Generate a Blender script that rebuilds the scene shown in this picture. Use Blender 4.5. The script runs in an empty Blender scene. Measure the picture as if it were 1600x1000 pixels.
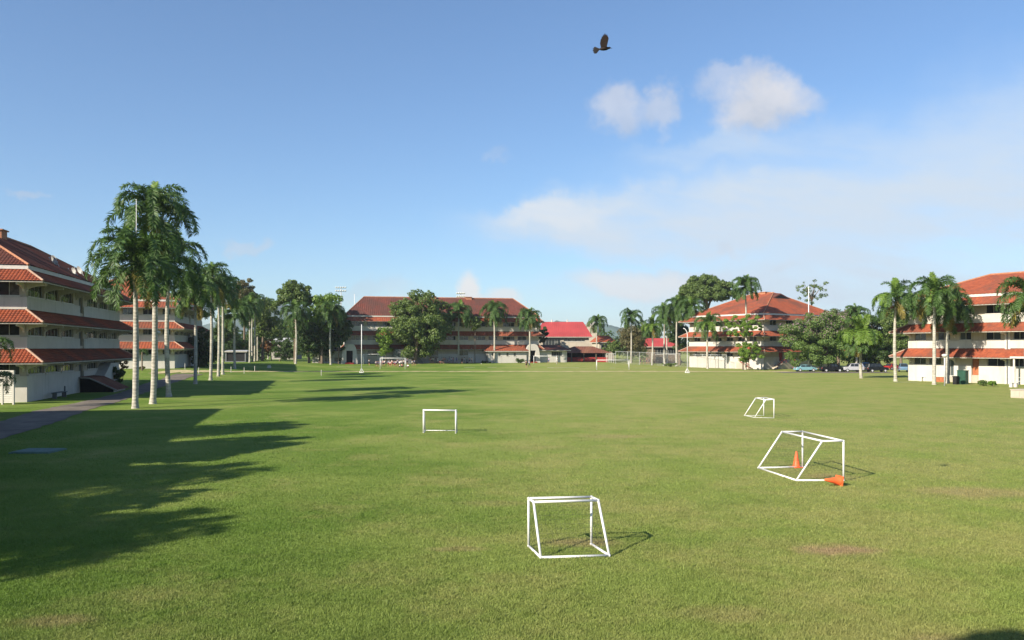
import bpy, math, random
import numpy as np
from mathutils import Vector, Matrix
sc = bpy.context.scene
C = sc.collection
R = math.radians
F = 1280.0      # focal length in photo pixels
HZ = 543.0      # photo row of the horizon
EYE = 5.0
# ------------------------------------------------------------------ camera
cam_d = bpy.data.cameras.new('camera'); cam = bpy.data.objects.new('camera', cam_d); C.objects.link(cam)
cam.location = (0, 0, EYE); cam.rotation_euler = (R(90), 0, 0)
cam_d.sensor_width = 36; cam_d.lens = 28.8; cam_d.shift_y = 43 / 1600
cam_d.clip_start = .1; cam_d.clip_end = 9000
sc.camera = cam
# ------------------------------------------------------------------ exposure
sc.view_settings.view_transform = 'Standard'; sc.view_settings.look = 'None'
sc.view_settings.exposure = 1.0; sc.view_settings.gamma = 1
# ------------------------------------------------------------------ sun
SUN_EL, SUN_AZ = 29.6, 227.5
sd = bpy.data.lights.new('sun', 'SUN'); sd.energy = 5.0; sd.angle = R(.5); sd.color = (1, .9, .74)
sun = bpy.data.objects.new('sun', sd); C.objects.link(sun)
tod = Vector((math.sin(R(SUN_AZ)) * math.cos(R(SUN_EL)), math.cos(R(SUN_AZ)) * math.cos(R(SUN_EL)), math.sin(R(SUN_EL))))
sun.rotation_euler = tod.to_track_quat('Z', 'Y').to_euler()
sun.location = (-60, -60, 60)
# ------------------------------------------------------------------ world
W = bpy.data.worlds.new('World'); sc.world = W; W.use_nodes = True
wt = W.node_tree; wt.nodes.clear()
class NT:
    def __init__(s, tree): s.t = tree
    def n(s, kind, **kw):
        nd = s.t.nodes.new(kind)
        for k, v in kw.items():
            if k.startswith('in_'):
                key = k[3:]; key = int(key) if key.isdigit() else key.replace('_', ' ')
                s.set(nd.inputs[key], v)
            else: setattr(nd, k, v)
        return nd
    def set(s, inp, v):
        if isinstance(v, bpy.types.NodeSocket): s.t.links.new(v, inp)
        else: inp.default_value = v
    def m(s, op, a, b=0.0, c=None, clamp=False):
        nd = s.t.nodes.new('ShaderNodeMath'); nd.operation = op; nd.use_clamp = clamp
        s.set(nd.inputs[0], a); s.set(nd.inputs[1], b)
        if c is not None: s.set(nd.inputs[2], c)
        return nd.outputs[0]
    def ss(s, v, a, b, o0=0.0, o1=1.0):
        nd = s.t.nodes.new('ShaderNodeMapRange'); nd.interpolation_type = 'SMOOTHSTEP'
        s.set(nd.inputs[0], v)
        for i, q in enumerate((a, b, o0, o1)): s.set(nd.inputs[1 + i], q)
        return nd.outputs[0]
    def mix(s, f, a, b):
        nd = s.t.nodes.new('ShaderNodeMix'); nd.data_type = 'RGBA'
        s.set(nd.inputs[0], f); s.set(nd.inputs[6], a); s.set(nd.inputs[7], b)
        return nd.outputs[2]
    def noise(s, vec, scale, detail=4, rough=.55, out=0):
        nd = s.t.nodes.new('ShaderNodeTexNoise'); s.set(nd.inputs['Scale'], scale)
        nd.inputs['Detail'].default_value = detail; nd.inputs['Roughness'].default_value = rough
        if vec is not None: s.t.links.new(vec, nd.inputs['Vector'])
        return nd.outputs[out]
w = NT(wt)
sky = w.n('ShaderNodeTexSky', sky_type='NISHITA', sun_disc=False, sun_elevation=R(SUN_EL), sun_rotation=R(SUN_AZ),
          air_density=1.0, dust_density=0.3, ozone_density=2.5, altitude=0)
SKY_STR = 0.072
tc = w.n('ShaderNodeTexCoord'); sep = w.n('ShaderNodeSeparateXYZ'); wt.links.new(tc.outputs['Generated'], sep.inputs[0])
X_, Y_, Z_ = sep.outputs
az = w.m('ARCTAN2', X_, Y_)
rxy = w.m('SQRT', w.m('ADD', w.m('MULTIPLY', X_, X_), w.m('MULTIPLY', Y_, Y_)))
el = w.m('ARCTAN2', Z_, rxy)
comb = w.n('ShaderNodeCombineXYZ', in_0=az, in_1=el)
def az_el(px, py):
    x, z = (px - 800) / F, (HZ - py) / F
    return math.atan2(x, 1), math.atan2(z, math.hypot(x, 1))
def warped(scale, amt, detail=5):
    c = w.noise(comb.outputs[0], scale, detail, .6, out=1)
    s_ = w.n('ShaderNodeSeparateXYZ', in_0=c)
    return (w.m('ADD', az, w.m('MULTIPLY', w.m('SUBTRACT', s_.outputs[0], .5), amt)),
            w.m('ADD', el, w.m('MULTIPLY', w.m('SUBTRACT', s_.outputs[1], .5), amt)))
wa, we = warped(16, .095, 9)           # cumulus edges
la, le = warped(4.5, .16, 8)           # cirrus edges
dens = None
def blob(px, py, rx, ry, op, A=wa, E=we, inner=.42, rot=0):
    a0, e0 = az_el(px, py)
    da = w.m('SUBTRACT', A, a0); de = w.m('SUBTRACT', E, e0)
    if rot:
        c_, s_ = math.cos(R(rot)), math.sin(R(rot))
        da, de = (w.m('ADD', w.m('MULTIPLY', da, c_), w.m('MULTIPLY', de, s_)),
                  w.m('SUBTRACT', w.m('MULTIPLY', de, c_), w.m('MULTIPLY', da, s_)))
    da = w.m('DIVIDE', da, rx / F); de = w.m('DIVIDE', de, ry / F)
    d = w.m('SQRT', w.m('ADD', w.m('MULTIPLY', da, da), w.m('MULTIPLY', de, de)))
    return w.ss(d, inner, 1.15, op, 0.0)
def union(lst):
    r = None
    for b in lst:
        q = w.m('SUBTRACT', 1.0, b)
        r = q if r is None else w.m('MULTIPLY', r, q)
    return w.m('SUBTRACT', 1.0, r)
cum = union([blob(966, 158, 46, 44, .62), blob(1040, 168, 42, 36, .58), blob(1188, 164, 74, 48, .95), blob(1150, 122, 62, 28, .45),
             blob(1258, 158, 42, 26, .45), blob(42, 311, 26, 10, .42), blob(393, 377, 34, 14, .42),
             blob(1145, 384, 26, 11, .35), blob(1225, 418, 40, 12, .25), blob(775, 248, 30, 9, .18), blob(590, 455, 75, 16, .3),
             blob(1110, 505, 160, 22, .35)])
sa, se_ = warped(40, .022, 6)
low = union([blob(985, 437, 105, 30, .62, la, le, .45), blob(860, 335, 110, 16, .35, la, le, .4), blob(733, 452, 21, 30, 1.0, sa, se_, .5), blob(742, 476, 30, 22, .9, sa, se_), blob(788, 462, 30, 20, .8, sa, se_, .4), blob(640, 470, 60, 14, .3, sa, se_)])
streak = w.n('ShaderNodeCombineXYZ', in_0=w.m('MULTIPLY', az, 2.2), in_1=w.m('ADD', w.m('MULTIPLY', el, 9.0), w.m('MULTIPLY', az, 1.6)))
sn = w.noise(streak.outputs[0], 2.0, 8, .62)
cir0 = union([blob(1290, 335, 545, 62, .9, la, le, .6), blob(1500, 275, 540, 110, .62, la, le, .2), blob(985, 340, 250, 34, .9, la, le, .65), blob(1110, 250, 130, 22, .4, la, le, .3),
              blob(1420, 440, 560, 60, .85, la, le, .55, 0), blob(1500, 500, 640, 80, .55, la, le, .2), blob(1000, 432, 130, 30, .9, la, le, .6),
              blob(1700, 200, 420, 120, .35, la, le, .1)])
cir = w.m('MULTIPLY', cir0, w.ss(sn, .3, .6, .5, 1.0))
# hazy cirrus over the rest of the sky, where the camera does not look, much like the part in view
vd = w.ss(w.noise(comb.outputs[0], 1.6, 7, .6), .5, .75, 0.0, .45)
back = w.ss(w.m('ABSOLUTE', w.m('SUBTRACT', az, .1)), .75, 1.2)
veil = w.m('MULTIPLY', vd, back)
ground_fade = w.ss(el, -.02, .02)
def skyscale(col, k):
    nd = w.n('ShaderNodeVectorMath', operation='MULTIPLY'); w.set(nd.inputs[0], col); nd.inputs[1].default_value = k; return nd.outputs[0]
gmn = w.n('ShaderNodeGamma', in_Gamma=.9); wt.links.new(sky.outputs[0], gmn.inputs[0])
base = skyscale(gmn.outputs[0], (.93, 1.12, 1.33))
SKY_TINT = base
cc = w.mix(w.ss(w.noise(comb.outputs[0], 22, 5), .3, .7), (4.0, 4.25, 4.8, 1), (5.3, 5.3, 5.6, 1))
col = w.mix(w.m('MULTIPLY', w.m('ADD', cir, veil, clamp=True), 1.0), base, (4.7, 5.4, 6.2, 1))
e_lo, e_hi = az_el(1190, 205)[1], az_el(1190, 120)[1]
shade_c = w.ss(w.m('ADD', el, w.m('MULTIPLY', w.m('SUBTRACT', w.noise(comb.outputs[0], 26, 6, .65), .5), .05)), e_lo, e_hi)
cc = w.mix(w.m('MULTIPLY', shade_c, .45), cc, (6.1, 5.9, 5.9, 1))
col = w.mix(w.m('MULTIPLY', cum, .92), col, cc)
col = w.mix(w.m('MULTIPLY', low, .95), col, (6.2, 6.15, 6.1, 1))
bg = w.n('ShaderNodeBackground', in_Strength=SKY_STR); wt.links.new(col, bg.inputs[0])
wo = w.n('ShaderNodeOutputWorld'); wt.links.new(bg.outputs[0], wo.inputs[0])

# ------------------------------------------------------------------ ground height and pixel helpers
def ss(a, b, x):
    t = np.clip((x - a) / (b - a), 0, 1); return t * t * (3 - 2 * t)
def gz(x, y):
    L = ss(40, 60, -x)
    g = L * 1.2 * ss(105, 148, y) + (1 - L) * .9 * ss(175, 225, y) * (1 - ss(20, 50, x))
    return g
def gp(px, py):
    D = 100.
    for _ in range(60):
        D = .5 * D + .5 * (EYE - float(gz((px - 800) / F * D, D))) * F / max(py - HZ, 1)
    x = (px - 800) / F * D
    return Vector((x, D, float(gz(x, D))))
def at(px, py, D): return Vector(((px - 800) / F * D, D, EYE + (HZ - py) / F * D))
def on_z(px, py, z):
    D = (EYE - z) * F / (py - HZ); return Vector(((px - 800) / F * D, D, z))

# ------------------------------------------------------------------ materials
def mat(name, build):
    m = bpy.data.materials.new(name); m.use_nodes = True; t = m.node_tree; t.nodes.clear()
    n = NT(t); out = n.n('ShaderNodeOutputMaterial'); sh = build(n)
    t.links.new(sh, out.inputs[0]); return m
def princ(n, col, rough=.8, bump=None, bs=.3, bd=.02, spec=.3, metal=0, **kw):
    p = n.n('ShaderNodeBsdfPrincipled'); n.set(p.inputs['Base Color'], col); n.set(p.inputs['Roughness'], rough)
    p.inputs['Specular IOR Level'].default_value = spec; p.inputs['Metallic'].default_value = metal
    if bump is not None:
        b = n.n('ShaderNodeBump'); b.inputs['Strength'].default_value = bs; b.inputs['Distance'].default_value = bd
        n.set(b.inputs['Height'], bump); n.t.links.new(b.outputs[0], p.inputs['Normal'])
    return p.outputs[0]
def rgba(c): return (c[0], c[1], c[2], 1)
def pos(n): return n.n('ShaderNodeNewGeometry').outputs['Position']
def simple(name, c, rough=.6, var=.25, scale=3., spec=.3, metal=0, bs=.2, c2=None):
    def b(n):
        f = n.noise(pos(n), scale, 6)
        c2_ = c2 or tuple(q * (1 - var) for q in c)
        return princ(n, n.mix(n.ss(f, .35, .7), rgba(c), rgba(c2_)), rough, f, bs, .01, spec, metal)
    return mat(name, b)
def wall_mat(name, c):
    def b(n):
        p = pos(n)
        f = n.noise(p, .6, 6); g = n.noise(p, 5, 8, .7)
        sp = n.n('ShaderNodeSeparateXYZ', in_0=p)
        st = n.n('ShaderNodeCombineXYZ', in_0=n.m('MULTIPLY', sp.outputs[0], 2.5), in_1=n.m('MULTIPLY', sp.outputs[1], 2.5), in_2=n.m('MULTIPLY', sp.outputs[2], .25))
        k = n.noise(st.outputs[0], 1.0, 6, .6)
        col = n.mix(n.ss(f, .3, .75), rgba(c), rgba([q * .86 for q in c]))
        col = n.mix(n.m('MULTIPLY', n.ss(k, .52, .75), .45), col, rgba((c[0] * .55, c[1] * .54, c[2] * .5)))
        col = n.mix(n.m('MULTIPLY', n.ss(g, .6, .8), .25), col, rgba([q * .6 for q in c]))
        return princ(n, col, .9, g, .25, .01, .15)
    return mat(name, b)
def tile_mat(name, c1, c2, c3):
    def b(n):
        p = pos(n)
        v = n.n('ShaderNodeTexVoronoi', in_Scale=2.6); n.t.links.new(p, v.inputs['Vector'])
        cs = n.n('ShaderNodeSeparateColor', in_0=v.outputs['Color'])
        f = n.noise(p, .22, 7, .65); g = n.noise(p, 2.2, 7, .7)
        col = n.mix(cs.outputs[0], rgba(c1), rgba(c2))
        col = n.mix(n.m('MULTIPLY', n.ss(f, .42, .62), .75), col, rgba(c3))
        col = n.mix(n.m('MULTIPLY', n.ss(g, .55, .75), .5), col, rgba([q * .45 for q in c1]))
        return princ(n, col, .85, g, .4, .02, .2)
    return mat(name, b)
def leaf_mat(name, c1, c2, c3=None, trans=.35, rough=.5):
    def b(n):
        g = n.n('ShaderNodeNewGeometry'); r = g.outputs['Random Per Island']
        f = n.noise(g.outputs['Position'], .5, 3)
        col = n.mix(r, rgba(c1), rgba(c2))
        col = n.mix(n.m('MULTIPLY', n.ss(f, .45, .65), .55), col, rgba(c3 or c2))
        p = princ(n, col, rough, spec=.35)
        tr = n.n('ShaderNodeBsdfTranslucent'); 
        tcx = n.n('ShaderNodeVectorMath', operation='MULTIPLY'); n.set(tcx.inputs[0], col); tcx.inputs[1].default_value = (1.5, 1.5, .6)
        n.t.links.new(tcx.outputs[0], tr.inputs[0])
        mx = n.n('ShaderNodeMixShader', in_0=trans); n.t.links.new(p, mx.inputs[1]); n.t.links.new(tr.outputs[0], mx.inputs[2])
        return mx.outputs[0]
    return mat(name, b)
GRASS_LO, GRASS_HI, GRASS_DRY, GRASS_SOIL = (.108, .180, .027), (.198, .252, .058), (.288, .276, .098), (.30, .225, .12)
def grass_col(n, p):
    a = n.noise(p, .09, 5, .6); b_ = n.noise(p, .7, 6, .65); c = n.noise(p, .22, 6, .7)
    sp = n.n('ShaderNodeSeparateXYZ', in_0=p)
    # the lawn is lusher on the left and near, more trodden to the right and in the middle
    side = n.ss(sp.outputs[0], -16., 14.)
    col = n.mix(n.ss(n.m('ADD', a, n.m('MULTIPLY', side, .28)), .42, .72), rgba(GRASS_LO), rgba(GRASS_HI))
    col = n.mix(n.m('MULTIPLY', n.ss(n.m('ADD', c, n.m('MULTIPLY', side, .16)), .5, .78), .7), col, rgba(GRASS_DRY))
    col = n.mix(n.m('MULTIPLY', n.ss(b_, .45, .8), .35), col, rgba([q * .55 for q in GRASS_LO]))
    soil = None
    for (px, py, rx, ry, o) in [(1305, 860, 1.1, .7, 1.), (905, 848, 1.1, .5, .6), (715, 858, .8, .3, .45), (960, 682, 2.6, 1.1, .4), (1295, 745, .9, .9, .5),
                                (1530, 770, 2.2, 1.2, .5), (1130, 960, 1.2, .5, .3), (770, 786, 1.6, .6, .3), (100, 970, .9, .4, .5), (830, 700, 3, 1.2, .2), (1460, 1000, .6, .3, .4)]:
        q = gp(px, py)
        dx = n.m('DIVIDE', n.m('SUBTRACT', sp.outputs[0], q.x), rx); dy = n.m('DIVIDE', n.m('SUBTRACT', sp.outputs[1], q.y), ry)
        d = n.m('SQRT', n.m('ADD', n.m('MULTIPLY', dx, dx), n.m('MULTIPLY', dy, dy)))
        e = n.ss(n.m('ADD', d, n.m('MULTIPLY', n.m('SUBTRACT', b_, .5), 1.7)), .3, 1.3, o, 0.)
        soil = e if soil is None else n.m('MAXIMUM', soil, e)
    return n.mix(soil, col, rgba(GRASS_SOIL)), b_
def b_ground(n):
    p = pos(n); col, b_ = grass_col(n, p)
    fine = n.noise(p, 9, 9, .75); vf = n.noise(p, 55, 4, .7)
    k = n.mix(n.ss(fine, .3, .7), (.72, .74, .72, 1), (1.2, 1.18, 1.15, 1))
    mu = n.n('ShaderNodeVectorMath', operation='MULTIPLY'); n.set(mu.inputs[0], col); n.set(mu.inputs[1], k)
    h = n.m('ADD', fine, n.m('MULTIPLY', vf, .5))
    return princ(n, mu.outputs[0], .95, h, .8, .06, .1)
def b_blade(n):
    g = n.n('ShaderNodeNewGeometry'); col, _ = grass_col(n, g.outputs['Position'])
    k = n.m('ADD', .92, n.m('MULTIPLY', g.outputs['Random Per Island'], .32))
    mu = n.n('ShaderNodeVectorMath', operation='SCALE'); n.set(mu.inputs[0], col); n.set(mu.inputs['Scale'], k)
    p = princ(n, mu.outputs[0], .6, spec=.25)
    tr = n.n('ShaderNodeBsdfTranslucent'); n.t.links.new(mu.outputs[0], tr.inputs[0])
    mx = n.n('ShaderNodeMixShader', in_0=.35); n.t.links.new(p, mx.inputs[1]); n.t.links.new(tr.outputs[0], mx.inputs[2])
    return mx.outputs[0]
def b_road(n):
    p = pos(n); f = n.noise(p, .5, 6, .65); g = n.noise(p, 12, 5, .7)
    col = n.mix(n.ss(f, .3, .7), (.19, .165, .14, 1), (.115, .10, .085, 1))
    col = n.mix(n.m('MULTIPLY', n.ss(g, .5, .8), .4), col, (.24, .20, .155, 1))
    return princ(n, col, .95, g, .5, .02, .1)
def b_trunk(n):
    p = pos(n); sp = n.n('ShaderNodeSeparateXYZ', in_0=p)
    ring = n.m('SINE', n.m('MULTIPLY', n.m('ADD', sp.outputs[2], n.m('MULTIPLY', n.noise(p, 1.5, 2), .3)), 22.))
    f = n.noise(p, 1.8, 7, .7); l = n.noise(p, 5., 5, .7)
    col = n.mix(n.ss(f, .35, .7), (.44, .41, .35, 1), (.25, .24, .20, 1))
    col = n.mix(n.m('MULTIPLY', n.ss(ring, .5, 1.), .4), col, (.2, .18, .15, 1))
    col = n.mix(n.m('MULTIPLY', n.ss(l, .58, .7), .5), col, (.22, .27, .19, 1))
    return princ(n, col, .9, n.m('ADD', ring, f), .5, .02, .15)
M = dict(
    ground=mat('lawn ground', b_ground), blade=mat('grass blade', b_blade), road=mat('worn road', b_road), trunk=mat('royal palm bark', b_trunk),
    track=simple('dry dirt line', (.50, .42, .22), .95, .3, 1.5), bark=simple('tree bark', (.17, .13, .095), .95, .45, 4, bs=.8),
    cream=wall_mat('cream plaster', (.42, .37, .30)), white=wall_mat('white plaster', (.50, .475, .43)),
    tile=tile_mat('clay roof tile', (.31, .080, .036), (.22, .056, .030), (.125, .055, .038)),
    tile_dark=tile_mat('weathered clay roof tile', (.155, .048, .034), (.105, .036, .028), (.075, .040, .032)),
    tile_edge=simple('pale weathered tile ends', (.40, .26, .19), .9, .4, 6),
    cap=simple('mortared ridge tile', (.40, .18, .10), .9, .35, 4), soffit=simple('soffit paint', (.42, .39, .34), .9),
    trim=simple('white painted trim', (.56, .535, .49), .7, .15), pane=mat('dark window glass', lambda n: princ(n, (.018, .022, .024, 1), .06, spec=.6)),
    curtain=mat('drawn curtain behind glass', lambda n: princ(n, n.mix(n.ss(n.noise(pos(n), 3., 3), .4, .6), (.10, .10, .09, 1), (.05, .05, .05, 1)), .12, spec=.6)),
    blind=mat('half open blind behind glass', lambda n: princ(n, (.06, .075, .08, 1), .1, spec=.6)),
    frame=simple('window frame paint', (.50, .49, .45), .6), pipe=simple('grey louvre metal', (.13, .14, .15), .7),
    post=simple('white plastic pipe', (.66, .655, .65), .35, .08, 6, .5), net=simple('dark net cord', (.05, .05, .045), .9),
    orange=simple('orange cone plastic', (.85, .13, .035), .5, .15, 5, .4), redroof=simple('red sheet roof', (.36, .056, .056), .55, .18, .3),
    redpaint=simple('red paint', (.3, .035, .03), .7), brownroof=tile_mat('brown roof shingles', (.16, .06, .04), (.12, .05, .035), (.2, .1, .06)),
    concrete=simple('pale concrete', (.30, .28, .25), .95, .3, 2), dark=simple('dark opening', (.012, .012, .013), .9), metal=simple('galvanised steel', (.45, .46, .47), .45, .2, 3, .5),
    greenbox=simple('dark green cabinet paint', (.02, .07, .045), .5), black=simple('black rubber', (.012, .012, .012), .6), skin=simple('skin', (.38, .2, .12), .6),
    hair=simple('dark hair', (.015, .011, .009), .7), shaft=simple('green crownshaft', (.10, .19, .05), .5, .3, 3), lid=simple('pale green cover paint', (.12, .19, .165), .8),
    door_wood=simple('orange brown door', (.36, .12, .05), .6), haze_hill=simple('far wooded hill with haze tint', (.10, .15, .13), .95, .35, .02),  # hill colour has bluish distance haze mixed in
    frond=leaf_mat('palm frond green', (.036, .085, .018), (.075, .135, .028), (.055, .105, .022), .22),
    frond_dry=leaf_mat('yellowing palm frond', (.26, .24, .05), (.20, .15, .06), (.30, .25, .07)),
    frond_spear=leaf_mat('young palm frond', (.10, .19, .028), (.15, .23, .035), None, .3),
    leaf_mango=leaf_mat('deep green leaves', (.066, .115, .028), (.14, .19, .048), (.092, .14, .036)), leaf_mid=leaf_mat('mid green leaves', (.085, .15, .035), (.16, .23, .06), (.10, .16, .05)),
    leaf_dark=leaf_mat('dark leaves', (.032, .068, .018), (.07, .115, .03), (.045, .085, .024)),
    leaf_bright=leaf_mat('bright yellow green leaves', (.10, .19, .022), (.17, .25, .035), (.12, .22, .03)),
    leaf_olive=leaf_mat('olive brown leaves', (.11, .11, .045), (.16, .13, .06), (.075, .095, .035)),
    leaf_rust=leaf_mat('rust brown leaves', (.22, .085, .03), (.16, .09, .035), (.12, .11, .03)),
    flower=leaf_mat('mauve blossom', (.34, .22, .28), (.25, .17, .2), (.14, .16, .08)), chrome=simple('dish enamel', (.6, .6, .58), .5))

# ------------------------------------------------------------------ mesh helpers
class MB:
    def __init__(s): s.v = []; s.f = []
    def add(s, vs, fs):
        o = len(s.v); s.v += [tuple(q) for q in vs]; s.f += [tuple(i + o for i in f) for f in fs]; return s
    def box(s, x0, x1, y0, y1, z0, z1):
        return s.add([(x0, y0, z0), (x1, y0, z0), (x1, y1, z0), (x0, y1, z0), (x0, y0, z1), (x1, y0, z1), (x1, y1, z1), (x0, y1, z1)],
                     [(0, 3, 2, 1), (4, 5, 6, 7), (0, 1, 5, 4), (1, 2, 6, 5), (2, 3, 7, 6), (3, 0, 4, 7)])
    def obox(s, c, ux, uy, uz):
        c, ux, uy, uz = map(Vector, (c, ux, uy, uz)); vs = []
        for k in (-1, 1):
            for a, b in ((-1, -1), (1, -1), (1, 1), (-1, 1)): vs.append(c + ux * a + uy * b + uz * k)
        return s.add(vs, [(0, 3, 2, 1), (4, 5, 6, 7), (0, 1, 5, 4), (1, 2, 6, 5), (2, 3, 7, 6), (3, 0, 4, 7)])
    def tube(s, pts, rad, n=8, cap=True):
        pts = [Vector(p) for p in pts]
        if not hasattr(rad, '__len__'): rad = [rad] * len(pts)
        vs = []; fs = []; up0 = None
        for i, p in enumerate(pts):
            d = (pts[min(i + 1, len(pts) - 1)] - pts[max(i - 1, 0)])
            d = d.normalized() if d.length > 1e-9 else Vector((0, 0, 1))
            if up0 is None: up0 = Vector((1, 0, 0)) if abs(d.x) < .9 else Vector((0, 1, 0))
            a = d.cross(up0).normalized(); b = d.cross(a)
            for k in range(n):
                t = 2 * math.pi * k / n; vs.append(p + (a * math.cos(t) + b * math.sin(t)) * rad[i])
        for i in range(len(pts) - 1):
            for k in range(n):
                k2 = (k + 1) % n; fs.append((i * n + k, i * n + k2, (i + 1) * n + k2, (i + 1) * n + k))
        if cap: fs.append(tuple(range(n))[::-1]); fs.append(tuple((len(pts) - 1) * n + k for k in range(n)))
        return s.add(vs, fs)
    def quad(s, a, b, c, d): return s.add([a, b, c, d], [(0, 1, 2, 3)])
    def ball(s, c, r, n=8, m=6):
        r = r if hasattr(r, '__len__') else (r, r, r); vs = [(c[0], c[1], c[2] - r[2])]; fs = []
        for i in range(1, m):
            th = math.pi * i / m
            for k in range(n):
                ph = 2 * math.pi * k / n; vs.append((c[0] + r[0] * math.sin(th) * math.cos(ph), c[1] + r[1] * math.sin(th) * math.sin(ph), c[2] - r[2] * math.cos(th)))
        vs.append((c[0], c[1], c[2] + r[2])); top = len(vs) - 1
        for k in range(n):
            fs.append((0, 1 + (k + 1) % n, 1 + k)); fs.append((top, top - n + k, top - n + (k + 1) % n))
            for i in range(m - 2):
                a = 1 + i * n + k; b = 1 + i * n + (k + 1) % n; fs.append((a, b, b + n, a + n))
        return s.add(vs, fs)
    def mesh(s, name, m, smooth=False):
        me = bpy.data.meshes.new(name); me.from_pydata(s.v, [], s.f); me.update()
        if m is not None: me.materials.append(m)
        if smooth: me.polygons.foreach_set('use_smooth', [True] * len(me.polygons))
        return me
    def build(s, name, m, parent=None, smooth=False, loc=None):
        return put(name, s.mesh(name, m, smooth), parent, loc)
def put(name, me, parent=None, loc=None, rot=None, scale=None):
    o = bpy.data.objects.new(name, me); C.objects.link(o); o.parent = parent
    if loc is not None: o.location = loc
    if rot is not None: o.rotation_euler = rot
    if scale is not None: o.scale = scale if hasattr(scale, '__len__') else (scale,) * 3
    return o
def tag(o, label=None, cat=None, group=None, kind=None):
    for k, v in (('label', label), ('category', cat), ('group', group), ('kind', kind)):
        if v: o[k] = v
    return o
def thing(name, label, cat, loc=(0, 0, 0), rz=0, group=None):
    o = put(name, None, None, loc, (0, 0, rz)); o.empty_display_size = .5
    return tag(o, label, cat, group)

# ------------------------------------------------------------------ ground sheet, road, lines, hills
xs = sorted(set([round(v, 2) for v in np.concatenate([np.arange(-140, 141, 4.), np.array([-3500, -2000, -1000, -500, -300, -200, 200, 300, 500, 1000, 2000, 3500.])])]))
ys = sorted(set([round(v, 2) for v in np.concatenate([np.arange(-40, 301, 4.), np.array([-2500, -1000, -400, -150, 340, 400, 600, 1000, 2000, 4200.])])]))
gm = MB(); nx, ny = len(xs), len(ys)
gm.add([(x, y, float(gz(x, y))) for y in ys for x in xs], [(j * nx + i, j * nx + i + 1, (j + 1) * nx + i + 1, (j + 1) * nx + i) for j in range(ny - 1) for i in range(nx - 1)])
tag(gm.build('ground', M['ground'], smooth=True), kind='structure')
lo = [(-60, 735), (0, 687.5), (92, 658.6), (136, 641.6), (180, 629.7), (221, 616), (269, 599), (298, 589), (318, 585)]
hi = [(-60, 690), (0, 658.6), (51, 643), (102, 633), (150, 623.5), (187, 614), (225, 600), (262, 589), (275, 584)]
def drape(A, B, name, m, dz):
    mb = MB(); vs = []; n_ = 6
    for i in range(len(A)):
        for k in range(n_ + 1):
            q = A[i].lerp(B[i], k / n_); vs.append((q.x, q.y, float(gz(q.x, q.y)) + dz))
    fs = [(i * (n_ + 1) + k, i * (n_ + 1) + k + 1, (i + 1) * (n_ + 1) + k + 1, (i + 1) * (n_ + 1) + k) for i in range(len(A) - 1) for k in range(n_)]
    mb.add(vs, fs); return tag(mb.build(name, m), kind='structure')
def resample(P_, n_):
    P_ = [gp(*q) for q in P_]; d = [0]
    for i in range(1, len(P_)): d.append(d[-1] + (P_[i] - P_[i - 1]).length)
    out = []
    for k in range(n_):
        t = d[-1] * k / (n_ - 1); i = max(j for j in range(len(d)) if d[j] <= t + 1e-9); i = min(i, len(P_) - 2)
        out.append(P_[i].lerp(P_[i + 1], (t - d[i]) / max(d[i + 1] - d[i], 1e-6)))
    return out
jr = random.Random(8)
jit = lambda L, a: [Vector((q.x + jr.uniform(-a, a), q.y + jr.uniform(-a, a), 0)) for q in L]
drape(jit(resample(lo, 90), .16), jit(resample(hi, 90), .16), 'road', M['road'], .03)
rnd = random.Random(5)
A_, B_ = [], []
for i in range(150):
    px = 250 + i * 6.6; wv = 2.1 if px > 480 else 2.1 + (480 - px) / 230 * 2.6
    c = gp(px, 580.6 - (0 if px < 1180 else 0)); wv *= rnd.uniform(.5, 1.3)
    A_.append(Vector((c.x, c.y - wv, 0))); B_.append(Vector((c.x, c.y + wv, 0)))
drape(A_, B_, 'dirt_track', M['track'], .035)
for (x0, x1, y) in [(526, 585, 573.6), (725, 742, 574.2), (762, 776, 574.2), (855, 865, 574.6), (953, 962, 575), (992, 1028, 575.2), (855, 905, 574.8), (1395, 1432, 597.3)]:
    a, b = gp(x0, y), gp(x1, y)
    drape([a - Vector((0, .45, 0)), b - Vector((0, .45, 0))], [a + Vector((0, .45, 0)), b + Vector((0, .45, 0))], 'field_line', simple('worn line paint', (.42, .42, .28), .9, .3, 2), .03)
def hill(name, pts, D, depth, seed):
    rr = random.Random(seed); mb = MB(); n_ = 70; x0, x1 = pts[0][0], pts[-1][0]; vs = []
    for k in range(n_ + 1):
        px = x0 + (x1 - x0) * k / n_
        py = np.interp(px, [p[0] for p in pts], [p[1] for p in pts]) + rr.uniform(-.9, .9)
        t = at(px, py, D)
        vs += [(t.x, t.y - depth, -2), (t.x, t.y - depth * .45, t.z * .6), (t.x, t.y, t.z), (t.x, t.y + depth, -2)]
    fs = [(k * 4 + j, k * 4 + j + 4, k * 4 + j + 5, k * 4 + j + 1) for k in range(n_) for j in range(3)]
    mb.add(vs, fs); tag(mb.build(name, M['haze_hill'], smooth=True), kind='structure')
hill('hill', [(780, 541), (850, 507), (870, 501), (885, 503), (905, 503), (930, 512), (948, 506), (968, 512), (1000, 524), (1080, 541)], 1700, 500, 3)
hill('hill', [(250, 541), (330, 512), (420, 476), (436, 470), (452, 478), (520, 506), (600, 516), (700, 530), (780, 541)], 2300, 700, 4)

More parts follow.
